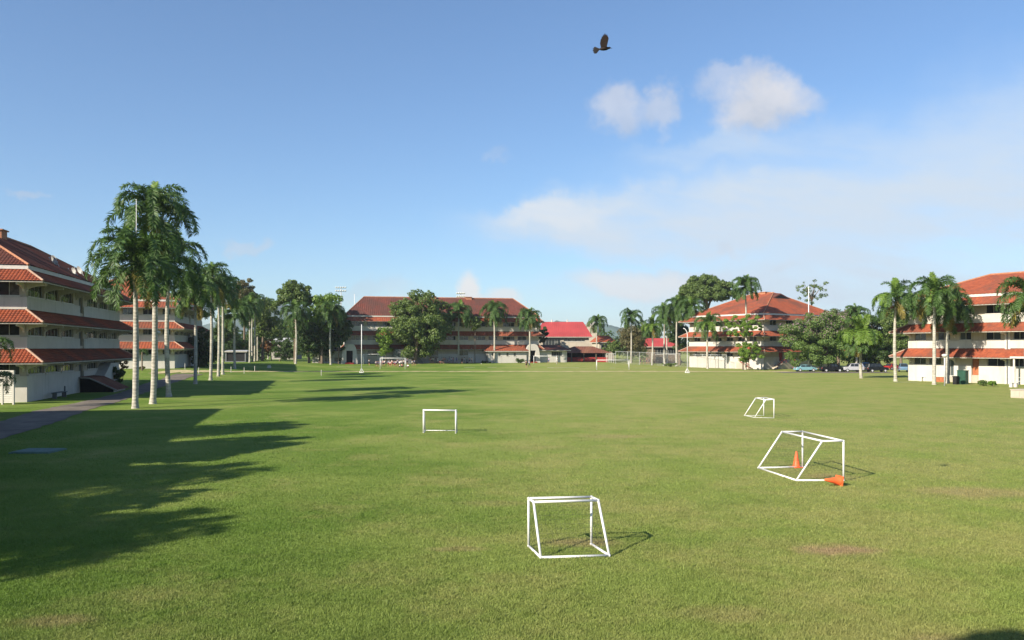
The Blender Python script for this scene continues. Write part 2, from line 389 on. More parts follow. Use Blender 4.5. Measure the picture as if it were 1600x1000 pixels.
# grass blades over the nearer lawn (nobody could count them)
def grass():
    g = np.random.default_rng(2); n = 620000
    py = g.uniform(648, 1030, n) ; px = g.uniform(-60, 1660, n)
    keep = g.uniform(0, 1, n) < np.clip((py - 600) / 160, .25, 1); py = py[keep]; px = px[keep]; n = len(py)
    D = EYE * F / (py - HZ); X = (px - 800) / F * D
    # keep off the road
    a = np.array([gp(*q)[:2] for q in lo]); lim = np.interp(D, a[::1, 1], a[::1, 0])
    k = ~(X < lim + .15) | (D < a[0, 1]); X = X[k]; D = D[k]; n = len(X)
    tuft = .6 + .8 * (np.sin(X * 7.3 + 2 * np.sin(D * 3.1)) * np.sin(D * 6.1 + 2 * np.cos(X * 2.7)) * .5 + .5)
    h = g.uniform(.025, .055, n) * tuft; th = g.uniform(0, 2 * np.pi, n); wd = .004 + .00028 * D
    lean = g.normal(0, .5, (n, 2)) * h[:, None]
    v = np.zeros((n, 3, 3)); dx, dy = np.cos(th) * wd, np.sin(th) * wd
    v[:, 0, 0] = X - dx; v[:, 0, 1] = D - dy; v[:, 1, 0] = X + dx; v[:, 1, 1] = D + dy
    v[:, 2, 0] = X + lean[:, 0]; v[:, 2, 1] = D + lean[:, 1]; v[:, 2, 2] = h
    me = bpy.data.meshes.new('grass'); me.vertices.add(3 * n); me.vertices.foreach_set('co', v.ravel())
    me.loops.add(3 * n); me.loops.foreach_set('vertex_index', np.arange(3 * n)); me.polygons.add(n)
    me.polygons.foreach_set('loop_start', np.arange(0, 3 * n, 3)); me.polygons.foreach_set('loop_total', np.full(n, 3))
    me.update(); me.materials.append(M['blade'])
    tag(put('grass', me), 'short mown grass covering the playing field', 'grass', kind='stuff')
grass()

# ------------------------------------------------------------------ buildings
def tiles(mb, o, ux, us, L, S, xa, xb, pitch=.34, amp=.06, course=0.):
    """ribbed barrel-tile slope: eave from o along ux (length L), up the slope us (length S); top edge spans xa..xb"""
    o, ux, us = Vector(o), Vector(ux).normalized(), Vector(us).normalized(); nn = ux.cross(us).normalized()
    if nn.z < 0: nn = -nn
    ncol = max(2, int(L / pitch) * 4); rows = max(1, int(S / course)) if course else 1
    vs = []; per = rows * 2 if course else 2
    for i in range(ncol + 1):
        x = L * i / ncol; h = amp * abs(math.sin(math.pi * x / pitch)) if True else 0
        t = 1.
        if xa > 1e-6: t = min(t, x / xa)
        if L - xb > 1e-6: t = min(t, (L - x) / (L - xb))
        if course:
            for r in range(rows):
                s0, s1 = S * r / rows, S * (r + 1) / rows
                vs.append(o + ux * x + us * min(s0, S * t) + nn * (h + (.05 if s0 < S * t else 0)))
                vs.append(o + ux * x + us * min(s1, S * t) + nn * h)
        else:
            vs.append(o + ux * x + nn * h); vs.append(o + ux * x + us * (S * t) + nn * h)
    fs = []
    for i in range(ncol):
        for j in range(per - 1):
            a = i * per + j; fs.append((a, a + per, a + per + 1, a + 1))
    mb.add(vs, fs)
def ring(mb, W_, L_, zt, ze, o, **kw):
    S = math.hypot(zt - ze, o); d = zt - ze
    for (p, ux, up, ln) in (((-W_ - o, -o), (1, 0), (0, o), W_), ((o, -o), (0, 1), (-o, 0), L_), ((o, L_ + o), (-1, 0), (0, -o), W_), ((-W_ - o, L_ + o), (0, -1), (o, 0), L_)):
        tiles(mb, (p[0], p[1], ze), (*ux, 0), (up[0], up[1], d), ln + 2 * o, S, o, ln + o, **kw)
_wc = {}; wr = random.Random(21)
def window_meshes(wd, ht, npane, fr):
    key = (round(wd, 2), round(ht, 2), npane, fr)
    if key in _wc: return _wc[key]
    f = MB(); t = .05          # local: x along wall, y outward, z up
    f.box(0, wd, -.06, .0, 0, t); f.box(0, wd, -.06, .0, ht - t, ht); f.box(0, t, -.059, -.001, t, ht - t); f.box(wd - t, wd, -.059, -.001, t, ht - t)
    ps = []; pw = (wd - t) / npane
    for i in range(npane):
        if i: f.box(t / 2 + i * pw - t / 2, t / 2 + i * pw + t / 2, -.058, -.002, t, ht - t)
        ps.append(t / 2 + i * pw + t / 2 + .002)
    pm = MB(); pm.box(0, pw - t - .004, -.045, -.03, t + .002, ht - t - .002)
    _wc[key] = (f.mesh('window', M[fr]), (pm.mesh('pane', M['pane']), pm.mesh('pane', M['curtain']), pm.mesh('pane', M['blind'])), ps); return _wc[key]
def facade(root, wallmb, start, d, length, ztop, openings, fr='frame'):
    """start/d in the building's local xy; outward normal is to the right of d."""
    sx, sy = start; dx, dy = d; nx_, ny_ = dy, -dx; ang = math.atan2(dy, dx)
    P = lambda a, z, dep=0: (sx + dx * a + nx_ * dep, sy + dy * a + ny_ * dep, z)
    xc = sorted(set([0, length] + [v for o in openings for v in o[:2]])); zc = sorted(set([-1.5, ztop] + [v for o in openings for v in o[2:4]]))
    for i in range(len(xc) - 1):
        for j in range(len(zc) - 1):
            cx, cz = (xc[i] + xc[i + 1]) / 2, (zc[j] + zc[j + 1]) / 2
            if any(o[0] < cx < o[1] and o[2] < cz < o[3] for o in openings): continue
            wallmb.quad(P(xc[i], zc[j]), P(xc[i + 1], zc[j]), P(xc[i + 1], zc[j + 1]), P(xc[i], zc[j + 1]))
    for (a, b, z0, z1, kind, *rest) in openings:
        dp = -.22
        for q in (((a, z0), (b, z0)), ((b, z0), (b, z1)), ((b, z1), (a, z1)), ((a, z1), (a, z0))):
            (p, r), (s_, t) = q; wallmb.quad(P(p, r), P(p, r, dp), P(s_, t, dp), P(s_, t))
        if kind == 'w':
            npn = rest[0] if rest else max(2, int(round((b - a) / 1.1)))
            fm, pm, ps = window_meshes(b - a, z1 - z0, npn, fr)
            wo_ = put('window', fm, root, P(a, z0, dp + .07), (0, 0, ang + math.pi))
            wo_.rotation_euler = (0, 0, ang); wo_.scale = (1, -1, 1)
            for x in ps: put('pane', pm[wr.choice((0, 0, 0, 0, 0, 1, 2))], wo_, (x, 0, 0))
            sl = MB(); sl.add([P(a - .08, z0 - .1), P(b + .08, z0 - .1), P(b + .08, z0 - .1, .09), P(a - .08, z0 - .1, .09), P(a - .08, z0 - .003), P(b + .08, z0 - .003), P(b + .08, z0 - .003, .09), P(a - .08, z0 - .003, .09)],
                              [(0, 3, 2, 1), (4, 5, 6, 7), (0, 1, 5, 4), (1, 2, 6, 5), (2, 3, 7, 6), (3, 0, 4, 7)])
            sl.build('sill', M['trim'], root)
        else:
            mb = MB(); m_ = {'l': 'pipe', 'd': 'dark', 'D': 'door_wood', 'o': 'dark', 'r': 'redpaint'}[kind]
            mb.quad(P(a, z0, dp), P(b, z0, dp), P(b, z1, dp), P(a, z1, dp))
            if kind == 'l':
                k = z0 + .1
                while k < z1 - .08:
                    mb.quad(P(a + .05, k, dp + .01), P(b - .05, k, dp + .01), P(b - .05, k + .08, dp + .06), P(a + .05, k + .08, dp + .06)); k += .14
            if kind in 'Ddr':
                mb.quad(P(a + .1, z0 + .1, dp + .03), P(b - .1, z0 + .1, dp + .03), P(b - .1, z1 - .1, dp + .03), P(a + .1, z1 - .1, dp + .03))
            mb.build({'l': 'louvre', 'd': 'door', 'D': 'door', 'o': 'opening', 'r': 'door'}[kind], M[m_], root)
_bk = {}
def bracket_mesh(o):
    if o in _bk: return _bk[o]
    mb = MB(); k = 1.25 / 2.05; pr = [(0, 0), (o, -k * o), (o, -k * o - .2)] + [(o * (1 - math.sin(t)) + .06, -k * o - .2 - .45 * (1 - math.cos(t))) for t in np.linspace(.3, math.pi / 2, 5)] + [(0, -k * o - .75)]
    n_ = len(pr); mb.add([(x, -.09, z) for x, z in pr] + [(x, .09, z) for x, z in pr],
                         [tuple(range(n_))[::-1], tuple(range(n_, 2 * n_))] + [(i, (i + 1) % n_, n_ + (i + 1) % n_, n_ + i) for i in range(n_)])
    _bk[o] = mb.mesh('bracket', M['trim']); return _bk[o]
BAYS = [(.6, 4.9), (5.5, 9.8), (10.4, 14.6), (16.7, 18.2), (20.0, 24.3), (25.0, 29.0), (29.6, 33.9)]
LEV = [4.85, 8.45, 12.2]
def win_rows(bays, slot=True, ground=None):
    out = []
    for k, (s0, s1) in enumerate(((2.5, 3.75), (6.1, 7.45), (9.75, 11.15))):
        for (a, b) in bays:
            if b - a < 1.6 and slot: out.append((a, b, s0 - .9, s1, 'l'))
            elif k == 0 and ground is not None: continue
            else: out.append((a, b, s0, s1, 'w'))
    if ground: out += ground
    return out
def barracks(label, P0, n, L_, W_, z0, faces, rise, hip=None, course=0, pitch=.5, tile='tile', wall='cream', o=2.05, vents=(), group='three storey buildings round the field', top='tile'):
    rz = math.atan2(n[1], n[0]) - math.pi / 2
    root = thing('barracks_building', label, 'building', (P0[0], P0[1], z0), rz, group)
    wmb = MB()
    spec = dict(S=((-W_, 0), (1, 0), W_), E=((0, 0), (0, 1), L_), N=((0, L_), (-1, 0), W_), W=((-W_, L_), (0, -1), L_))
    for k, (st, d, ln) in spec.items():
        ops = faces.get(k, []); facade(root, wmb, st, d, ln, 12.2, ops)
        if k in faces:
            bm_ = bracket_mesh(o * .82); nx_, ny_ = d[1], -d[0]; ang = math.atan2(ny_, nx_)
            cuts = sorted(set([round(q, 2) for op in ops for q in (op[0], op[1]) if op[2] > 4]))
            ps = [.2] + [(cuts[i] + cuts[i + 1]) / 2 for i in range(1, len(cuts) - 1, 2)] + [ln - .2]
            for zt in LEV[:]:
                for a in ps:
                    if any(op[0] < a < op[1] for op in ops): continue
                    put('bracket', bm_, root, (st[0] + d[0] * a + nx_ * .003, st[1] + d[1] * a + ny_ * .003, zt - .30), (0, 0, ang))
    wmb.build('wall', M[wall], root)
    for k, (st, d, ln) in spec.items():
        ops = faces.get(k, []); nx_, ny_ = d[1], -d[0]; ang = math.atan2(d[1], d[0]); pb = MB()
        for (b0, b1) in ((-.5, 2.38), (4.9, 5.98), (8.5, 9.63)):
            cut = sorted([(op[0], op[1]) for op in ops if op[2] < b1 - .05 and op[3] > b0]); segs = []; x = -.13
            for (u0, u1) in cut: segs.append((x, u0)); x = u1
            segs.append((x, ln + .13))
            for (u0, u1) in segs:
                if u1 - u0 < .05: continue
                c_ = Vector((st[0], st[1], 0)) + Vector((d[0], d[1], 0)) * ((u0 + u1) / 2) + Vector((nx_, ny_, 0)) * .065 + Vector((0, 0, (b0 + b1) / 2))
                pb.obox(c_, Vector((d[0], d[1], 0)) * ((u1 - u0) / 2 - (.001 if k in 'EW' else 0)), Vector((nx_, ny_, 0)) * .062, Vector((0, 0, (b1 - b0) / 2)))
        pb.build('parapet_band', M['white'], root)
    for i, zt in enumerate(LEV):
        mb = MB(); ring(mb, W_, L_, zt, zt - 1.25, o, pitch=pitch, course=course)
        tag(mb.build('skirt_roof', M[tile], root), kind='stuff')
        sf = MB(); e = zt - 1.25
        for a, b in (((-W_, 0), (0, 0)), ((0, 0), (0, L_)), ((0, L_), (-W_, L_)), ((-W_, L_), (-W_, 0))):
            ex = lambda p: (p[0] + (o - .06 if p[0] == 0 else -(o - .06)), p[1] + (o - .06 if p[1] == L_ else -(o - .06)))
            A, B = ex(a), ex(b); sf.quad((*a, zt - .12), (*b, zt - .12), (*B, e - .10), (*A, e - .10)); sf.quad((*A, e - .10), (*B, e - .10), (*B, e + .0), (*A, e + .0))
        sf.build('soffit', M['soffit'], root)
        ed = MB()
        for a, b in (((-W_, 0), (0, 0)), ((0, 0), (0, L_)), ((0, L_), (-W_, L_)), ((-W_, L_), (-W_, 0))):
            c = MB; cn = (a[0] + (o if a[0] == 0 else -o), a[1] + (o if a[1] == L_ else -o), e + .06)
            ed.tube([cn, (a[0], a[1], zt + .08)], .11, 6)
        ed.build('hip_cap', M['tile_edge' if i < 3 else 'cap'], root)
    bd = MB(); q = .28
    for x0, x1, y0, y1 in ((-W_ - q, q, -q, -.0), (-W_ - q, q, L_, L_ + q), (-W_ - q, -W_, 0, L_), (0, q, 0, L_)): bd.box(x0, x1, y0, y1, 12.16, 12.52)
    bd.build('fascia_band', M['trim'], root)
    hip = hip or (W_ / 2 + q); g = q + .05; zb = 12.5; zr = zb + rise
    rf = MB(); hw = W_ / 2 + g
    S1 = math.hypot(hw, rise); S2 = math.hypot(hip, rise); LL = L_ + 2 * g; WW = W_ + 2 * g
    tiles(rf, (g, -g, zb), (0, 1, 0), (-hw, 0, rise), LL, S1, hip, LL - hip, pitch=pitch, course=course)
    tiles(rf, (-W_ - g, L_ + g, zb), (0, -1, 0), (hw, 0, rise), LL, S1, hip, LL - hip, pitch=pitch, course=course)
    tiles(rf, (-W_ - g, -g, zb), (1, 0, 0), (0, hip, rise), WW, S2, hw, hw, pitch=pitch, course=course)
    tiles(rf, (g, L_ + g, zb), (-1, 0, 0), (0, -hip, rise), WW, S2, hw, hw, pitch=pitch, course=course)
    tag(rf.build('roof', M[top], root), kind='stuff')
    cp = MB(); r0, r1 = (-W_ / 2, hip - g, zr + .06), (-W_ / 2, L_ + g - hip, zr + .06)
    cp.tube([r0, r1], .14, 6)
    for c, r in (((g, -g), r0), ((-W_ - g, -g), r0), ((g, L_ + g), r1), ((-W_ - g, L_ + g), r1)): cp.tube([(*c, zb + .06), r], .13, 6)
    cp.build('ridge_cap', M['cap'], root)
    for (vy, off) in vents:
        v = MB(); v.box(-W_ / 2 - .9 + off, -W_ / 2 + .9 + off, vy - .8, vy + .8, zr - .7, zr + .25); v.box(-W_ / 2 - 1.05 + off, -W_ / 2 + 1.05 + off, vy - .95, vy + .95, zr + .25, zr + .38)
        v.build('roof_vent', M['cap'], root)
    return root
nA = Vector((-.225, .974)); eA = Vector((nA.y, -nA.x))
short = [(.55, 2.3), (4.2, 7.2), (8.8, 11.8), (13.7, 15.45)]
longw = win_rows(BAYS)
PA = (-44.5, 75.0)
bA = barracks('nearest three storey cream building at the left edge with a shaded side wall', PA, nA, 34.8, 16, 0, dict(E=longw, S=win_rows(short, False)), 4.7,
              course=.38, pitch=.30, tile='tile', top='tile_dark', vents=((5.2, .4), (14.5, .4), (8.5, .2)))
cB = at(272, 575, 149)
bB = barracks('three storey cream building seen between the tall palm trunks on the left', (cB.x, cB.y), nA, 34.8, 20, 1.2,
              dict(E=longw, S=win_rows([(.9, 2.6), (4.3, 6.0), (7.9, 9.6), (11.3, 13), (14.7, 16.4), (18, 19.4)], False)), 5.0, tile='tile', top='tile', vents=((9, 0),))
bN = barracks('three storey building out of frame on the left whose shadow falls across the near lawn', (-32.3, 17.6), nA, 34.8, 14, 0, dict(E=longw), 4.3)
nE = Vector((-.555, .832)); rE = Vector((.832, .555))
NW = Vector((60.1, 124)); SE = NW - nE * 34.8 + rE * 16
gE = [(.8, 2.6, 2.5, 3.7, 'w'), (3.1, 4.9, 2.5, 3.7, 'w'), (5.6, 6.8, .9, 3.6, 'w', 2), (9.3, 10.3, 1.1, 3.5, 'D'), (11.4, 14, 2.4, 3.6, 'w'), (14.6, 16.4, 2.4, 3.6, 'w'), (16.9, 18.2, .7, 2.2, 'D'),
      (19, 20.6, 2.4, 3.6, 'w'), (23.2, 24.8, 1.0, 3.5, 'D'), (27, 30, 2.4, 3.6, 'w')]
upE = [(.9, 2.6), (4.4, 6.2), (7.6, 9.2), (11.2, 13.2), (14.8, 16.4), (17.6, 19.0), (20.6, 22.4), (24, 26), (28, 30), (31.5, 33.5)]
bE = barracks('three storey cream building with sunlit orange tile skirts at the right edge of the field', SE, nE, 34.8, 16, 0,
              dict(W=win_rows(upE, False, gE)), 3.3, tile='tile', top='tile', vents=())
C0 = Vector((57.7, 188)); 
bD = barracks('three storey building with a small dark gablet on its orange roof behind the tall palm', C0 + rE * 27.5, nE, 23, 27.5, .4,
              dict(W=win_rows([(1.5, 3.5), (5, 7), (8.5, 10.5), (12, 14), (15.5, 17.5), (19, 21)], False),
                   S=win_rows([(2.2, 4.6), (8, 11), (13.5, 16.5), (19, 21.5), (23.4, 25.6)], False, [(5.4, 6.9, 1.5, 3.6, 'r'), (14, 16.5, 2.4, 3.5, 'w')])), 5.6, hip=8.5, tile='tile', top='tile', vents=((11, .3), (14.2, .3)))
nC = Vector((.975, .222)); PC = Vector((-43.4, 213.5))
bays = []; a = 1.5
while a < 48: bays += [(a, a + 3.2), (a + 4.1, a + 6.6)]; a += 8.1
gC = [(b0, b1, 1.9, 3.4, 'w') for (b0, b1) in bays[1::2]]
bC = barracks('long three storey building across the far end of the field', PC, nC, 52, 18, .9, dict(E=win_rows(bays, False, gC)), 5.4, hip=5.5, o=1.35, tile='tile', top='tile_dark', vents=((24, 0), (34, 0)))
# gablet on the orange roof
gb = MB(); zr = 12.5 + 5.6; yy = 8.5 - .33
gb.add([(-13.75, yy - 2.2, zr - .25), (-13.75, yy + .6, zr + .1), (-18.2, yy - 2.4, zr - 2.0), (-8.5, yy - 2.4, zr - 2.0), (-18.2, yy - .4, zr - 2.0), (-8.5, yy - .4, zr - 2.0)], [(0, 2, 4, 1), (0, 1, 5, 3), (0, 3, 2)])
gb.build('gablet', M['tile_dark'], bD)
gl = MB(); gl.add([(-13.75, yy - 2.25, zr - .55), (-17.2, yy - 2.45, zr - 1.93), (-9.5, yy - 2.45, zr - 1.93)], [(0, 1, 2)]); gl.build('gablet_vent', M['dark'], bD)
# pilasters with downpipes on the right building
for t in (14.15, 18.6, 30.4):
    p_ = MB(); yv = 34.8 - t; p_.box(-16.16, -15.99, yv - .35, yv + .35, 0, 12.1); p_.build('pilaster', M['trim'], bE)
    q_ = MB(); q_.tube([(-16.26, yv, 0), (-16.26, yv, 12)], .07, 6); q_.build('downpipe', M['pipe'], bE)

# little arched porches of the far building
def porch(px, py, D, sc_, label, z0):
    p = at(px, py, D); ang = math.atan2(nC.y, nC.x); t = thing('porch', label, 'porch', (p.x, p.y, z0), ang, 'white arched porches on the far building')
    mb = MB(); pr = [(-2.1, 0), (-1.9, 2.6), (-1.7, 3.9), (-1.2, 4.9), (-.4, 5.15), (.4, 5.15), (1.2, 4.9), (1.7, 3.9), (1.9, 2.6), (2.1, 0), (.8, 0), (.8, 3.4), (-.8, 3.4), (-.8, 0)]
    n_ = len(pr); mb.add([(x, -1.1, z) for x, z in pr] + [(x, .6, z) for x, z in pr], [tuple(range(n_)), tuple(range(n_, 2 * n_))[::-1]] + [(i, n_ + i, n_ + (i + 1) % n_, (i + 1) % n_) for i in range(n_)])
    mb.build('wall', M['white'], t); d = MB(); d.box(-.78, .78, .3, .36, 0, 3.38); d.build('door', M['dark'], t)
    s_ = MB()
    for k in range(3): s_.box(-1.1, 1.1, -1.1 - .35 * (k + 1), -1.1 - .35 * k, -.3, .36 - .12 * k)
    s_.build('steps', M['redpaint'], t)
def on_C(px):   # point on the far facade at a photo column
    r = (px - 800) / F; t = (PC.x - r * PC.y) / (r * nC.y - nC.x); return PC + nC * t
q = on_C(546); porch(546, 560, q.y - 1.2, 1, 'white arched porch with dark doorway at the left end of the far building', .8)
q = on_C(833); porch(831, 560, q.y - 1.2, 1, 'white arched porch with dark red doorway behind the right palm of the far building', .8)

def house(name, label, cat, P0, dx, W_, Dp, z0, zw, zr, over, roofm, wallm, front, hipin=0., grp=None, ridge_m='cap'):
    rz = math.atan2(dx[1], dx[0]); t = thing(name, label, cat, (P0[0], P0[1], z0), rz, grp); wm = MB()
    facade(t, wm, (0, 0), (1, 0), W_, zw, front); facade(t, wm, (W_, 0), (0, 1), Dp, zw, []); facade(t, wm, (W_, Dp), (-1, 0), W_, zw, []); facade(t, wm, (0, Dp), (0, -1), Dp, zw, [])
    wm.build('wall', M[wallm], t); r = MB(); o = over; h = zr - zw; S = math.hypot(Dp / 2 + o, h); LL = W_ + 2 * o; hi_ = max(hipin, .01)
    tiles(r, (-o, -o, zw), (1, 0, 0), (0, Dp / 2 + o, h), LL, S, hi_, LL - hi_, pitch=.6, amp=.04)
    tiles(r, (W_ + o, Dp + o, zw), (-1, 0, 0), (0, -Dp / 2 - o, h), LL, S, hi_, LL - hi_, pitch=.6, amp=.04)
    S2 = math.hypot(hi_, h); WW = Dp + 2 * o
    tiles(r, (-o, Dp + o, zw), (0, -1, 0), (hi_, 0, h), WW, S2, WW / 2, WW / 2, pitch=.6, amp=.04); tiles(r, (W_ + o, -o, zw), (0, 1, 0), (-hi_, 0, h), WW, S2, WW / 2, WW / 2, pitch=.6, amp=.04)
    tag(r.build('roof', M[roofm], t), kind='stuff')
    f = MB(); f.box(-o, W_ + o, -o, Dp + o, zw - .22, zw - .02); f.build('soffit', M['soffit'], t); return t
pF = at(843, 560, 252)
hF = house('school_hall', 'tall hall with a bright red sheet roof beyond the right end of the far building', 'building', (pF.x, pF.y), (1, 0), 15.2, 14, .9, 7.4, 12.2, 1.0, 'redroof', 'cream',
           [(1, 6.5, 4.6, 6.9, 'w', 6), (7.5, 14, 6.0, 6.9, 'w', 6)], 2.2)
for px, hh in ((864, 1.2), (889, 1.2)):
    mb = MB(); mb.tube([((px - 843) / 5.1, 7, 12), ((px - 843) / 5.1, 7, 12.9)], .22, 6); mb.build('roof_vent', M['trim'], hF)
pk = at(912, 566, 236)
hk = thing('pavilion', 'open pavilion with a low brown hipped roof and red panels left of the right goal', 'pavilion', (pk.x - 3, pk.y, .7), 0)
r = MB(); tiles(r, (-4.5, -1, 2.7), (1, 0, 0), (0, 4.5, 1.9), 15.5, 4.9, 5, 10.5, pitch=.5); tiles(r, (11, 8, 2.7), (-1, 0, 0), (0, -4.5, 1.9), 15.5, 4.9, 5, 10.5, pitch=.5)
tiles(r, (-4.5, 8, 2.7), (0, -1, 0), (5, 0, 1.9), 9, 5.3, 4.5, 4.5, pitch=.5); tiles(r, (11, -1, 2.7), (0, 1, 0), (-5, 0, 1.9), 9, 5.3, 4.5, 4.5, pitch=.5)
tag(r.build('roof', M['brownroof'], hk), kind='stuff')
for x in (-4, -.5, 3, 6.5, 10):
    for y in (-.5, 7.5): p_ = MB(); p_.box(x - .12, x + .12, y - .12, y + .12, -.5, 2.75); p_.build('post', M['bark'], hk)
for x in (-3.8, -.3, 3.2, 6.7): p_ = MB(); p_.box(x, x + 3.1, -.42, -.36, .1, 1.5); p_.build('panel', M['redpaint'], hk)
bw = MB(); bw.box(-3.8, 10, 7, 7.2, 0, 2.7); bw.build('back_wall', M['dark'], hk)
# low wings of the far building
q = on_C(842); house('wing', 'low white wing with small barred windows at the right foot of the far building', 'building', (q.x, q.y - .5), nC, 8, 9, .8, 3.5, 4.9, .9, 'tile_dark', 'white', [(3.6, 6.6, 1.9, 3.1, 'w', 6)], 2, 'low wings at the foot of the far building')
q = at(488, 566, 212); house('wing', 'low white wall and wing shaded by trees at the left foot of the far building', 'building', (q.x, q.y), (.98, .2), 12, 8, .8, 3.3, 4.2, .5, 'tile_dark', 'white', [(3, 4.6, .5, 1.6, 'w'), (5.5, 7.5, .5, 1.6, 'w')], 2, 'low wings at the foot of the far building')
q = on_C(775); house('wing', 'low shaded wing with four small windows below the middle right skirt roof', 'building', (q.x - 2, q.y - 4.2), nC, 10.5, 5, .8, 3.3, 4.6, .8, 'tile', 'white', [(1, 1.6, 1.9, 2.8, 'w'), (2.8, 3.4, 1.9, 2.8, 'w'), (5, 5.6, 1.9, 2.8, 'w'), (7, 7.6, 1.9, 2.8, 'w')], 2, 'low wings at the foot of the far building')
q = on_C(612)
mb = MB(); mb.add([(0, 0, 0), (9, 0, 0), (6, 0, 3.9), (1.5, 0, 3.9), (0, 3, 0), (9, 3, 0), (6, 3, 3.9), (1.5, 3, 3.9)], [(0, 1, 2, 3), (1, 5, 6, 2), (0, 3, 7, 4), (3, 2, 6, 7), (4, 7, 6, 5)])
o_ = mb.build('stair_wall', M['pipe'], loc=(q.x, q.y - 3.4, .7)); tag(o_, 'dark grey sloping stair wall below the big mango tree', 'wall'); o_.rotation_euler = (0, 0, math.atan2(nC.y, nC.x))
# further buildings behind
q = at(1019, 556, 262); house('far_shed', 'low building with a pale red roof behind the wire fence', 'building', (q.x, q.y), (1, .1), 9, 8, 0, 5.3, 8.0, .8, 'redroof', 'bark', [(1, 8, 2.8, 4.8, 'w', 8)], 0)
q = at(936, 556, 275); house('far_house', 'small house with faded red gable roof left of the brown tree', 'house', (q.x, q.y), (1, .25), 5.5, 7, 0, 6.8, 9.0, .7, 'tile', 'cream', [(1, 4.5, 4.6, 5.8, 'w')], 1.5, 'small houses beyond the field')
q = at(918, 556, 290); house('far_house', 'narrow pale house gable above the red sheet roof', 'house', (q.x, q.y), (1, 0), 3, 6, 0, 13.0, 14.2, .2, 'concrete', 'cream', [], .5, 'small houses beyond the field')
q = at(424, 562, 262); house('far_house', 'white two storey house with upper balcony among the dark left trees', 'house', (q.x, q.y), (1, -.1), 7.5, 7, .9, 5.8, 7.2, .6, 'metal', 'concrete', [(.5, 2, 3.4, 4.8, 'w'), (3, 4.5, 3.4, 4.8, 'w'), (5.2, 6.8, 3.4, 4.8, 'w'), (1, 3, .8, 2.2, 'o'), (4, 6.5, .8, 2.2, 'o')], 1, 'small houses beyond the field')  # white walls use grey concrete, tree shade put into their colour
q = at(352, 560, 215); house('far_house', 'open sided shelter with thin roof behind the left palm row', 'house', (q.x, q.y), (1, 0), 5.4, 4, 1, 3.0, 3.3, .4, 'metal', 'pipe', [(.3, 5.1, .4, 2.6, 'o')], .5, 'small houses beyond the field')

# ------------------------------------------------------------------ palms
def frond_mesh(name, e0, droop, L_, seed, m, hang=.6):
    rr = random.Random(seed); mb = MB(); n_ = 11; pts = []; x = z = 0.; e = e0
    for i in range(n_ + 1):
        pts.append(Vector((x, rr.uniform(-.02, .02), z))); st = L_ / n_
        x += math.cos(e) * st; z += math.sin(e) * st; e = max(e - droop / n_ * (.5 + 1.1 * i / n_), -1.5)
    mb.tube(pts, [.05 * (1 - .8 * i / n_) + .008 for i in range(n_ + 1)], 4, cap=False)
    K = 76
    for k in range(K):
        t = .12 + .87 * k / (K - 1); fi = t * n_; i = min(int(fi), n_ - 1); p = pts[i].lerp(pts[i + 1], fi - i); d = (pts[i + 1] - pts[i]).normalized()
        nrm = Vector((-d.z, 0, d.x))
        ln = .74 * math.sin(math.pi * min(1, t * .8 + .18)) ** .6 * rr.uniform(.8, 1.1) + .12
        for s in (-1, 1):
            ang = rr.choice((-.5, .05, .45)) + rr.uniform(-.2, .2)
            side = Vector((0, s, 0)) * math.cos(ang) + nrm * math.sin(ang)
            a = (side * .82 + d * rr.uniform(.35, .65)).normalized()
            q1 = p + a * ln * .5 + Vector((0, 0, -hang * .12 * ln)); q2 = p + a * ln * rr.uniform(.8, .95) + Vector((0, 0, -hang * rr.uniform(.45, .85) * ln))
            wv = (d * .8 + nrm * rr.uniform(-.5, .5)).normalized() * .042
            mb.add([p - wv * .6, p + wv * .6, q1 + wv, q1 - wv, q2], [(0, 1, 2, 3), (3, 2, 4)])
    return mb.mesh(name, m)
FR = {}
for (key, e0, dr, ln, hg, mm, cnt) in (('up', 1.4, 2.5, 3.7, .3, 'frond', 3), ('mid', 1.1, 3.6, 4.7, .4, 'frond', 3), ('low', .5, 3.1, 4.5, .45, 'frond', 3), ('hang', -.4, 1.7, 4.2, .5, 'frond', 3), ('dry', -.8, 1.1, 3.6, .6, 'frond_dry', 2), ('spear', 1.5, .25, 2.6, .15, 'frond_spear', 1), ('pale', .5, 2.8, 4.0, .45, 'frond_spear', 1)):
    FR[key] = [frond_mesh('frond', e0 + .08 * i, dr, ln, 17 * i + len(key) * 5, M[mm], hg) for i in range(cnt)]
TR = {}
def trunk_mesh(seed):
    mb = MB(); rr = random.Random(seed); bx = rr.uniform(-.22, .22); n_ = 12; N = 30; vs = []; fs = []
    for i in range(N + 1):
        t = (i / N) ** 1.25; x = bx * math.sin(t * 3.1)
        rad = .20 + .045 * math.sin(math.pi * min(1, t * .9 + .12)) - .06 * t + .13 * math.exp(-t * 32) + rr.uniform(-.004, .004)
        for k in range(n_): a = 2 * math.pi * k / n_; q = rad * (1 + (.08 * math.sin(5 * a + seed) if i < 3 else 0)); vs.append((x + q * math.cos(a), q * math.sin(a), t))
    for i in range(N):
        for k in range(n_): k2 = (k + 1) % n_; fs.append((i * n_ + k, i * n_ + k2, (i + 1) * n_ + k2, (i + 1) * n_ + k))
    mb.add(vs, fs); return mb.mesh('trunk', M['trunk'], True)
TR = [trunk_mesh(i) for i in range(4)]
cs = MB(); cs.tube([(0, 0, 0), (0, 0, .25), (0, 0, .7), (0, 0, 1.3), (0, 0, 1.7)], [.15, .20, .17, .11, .07], 10); CS = cs.mesh('crownshaft', M['shaft'], True)
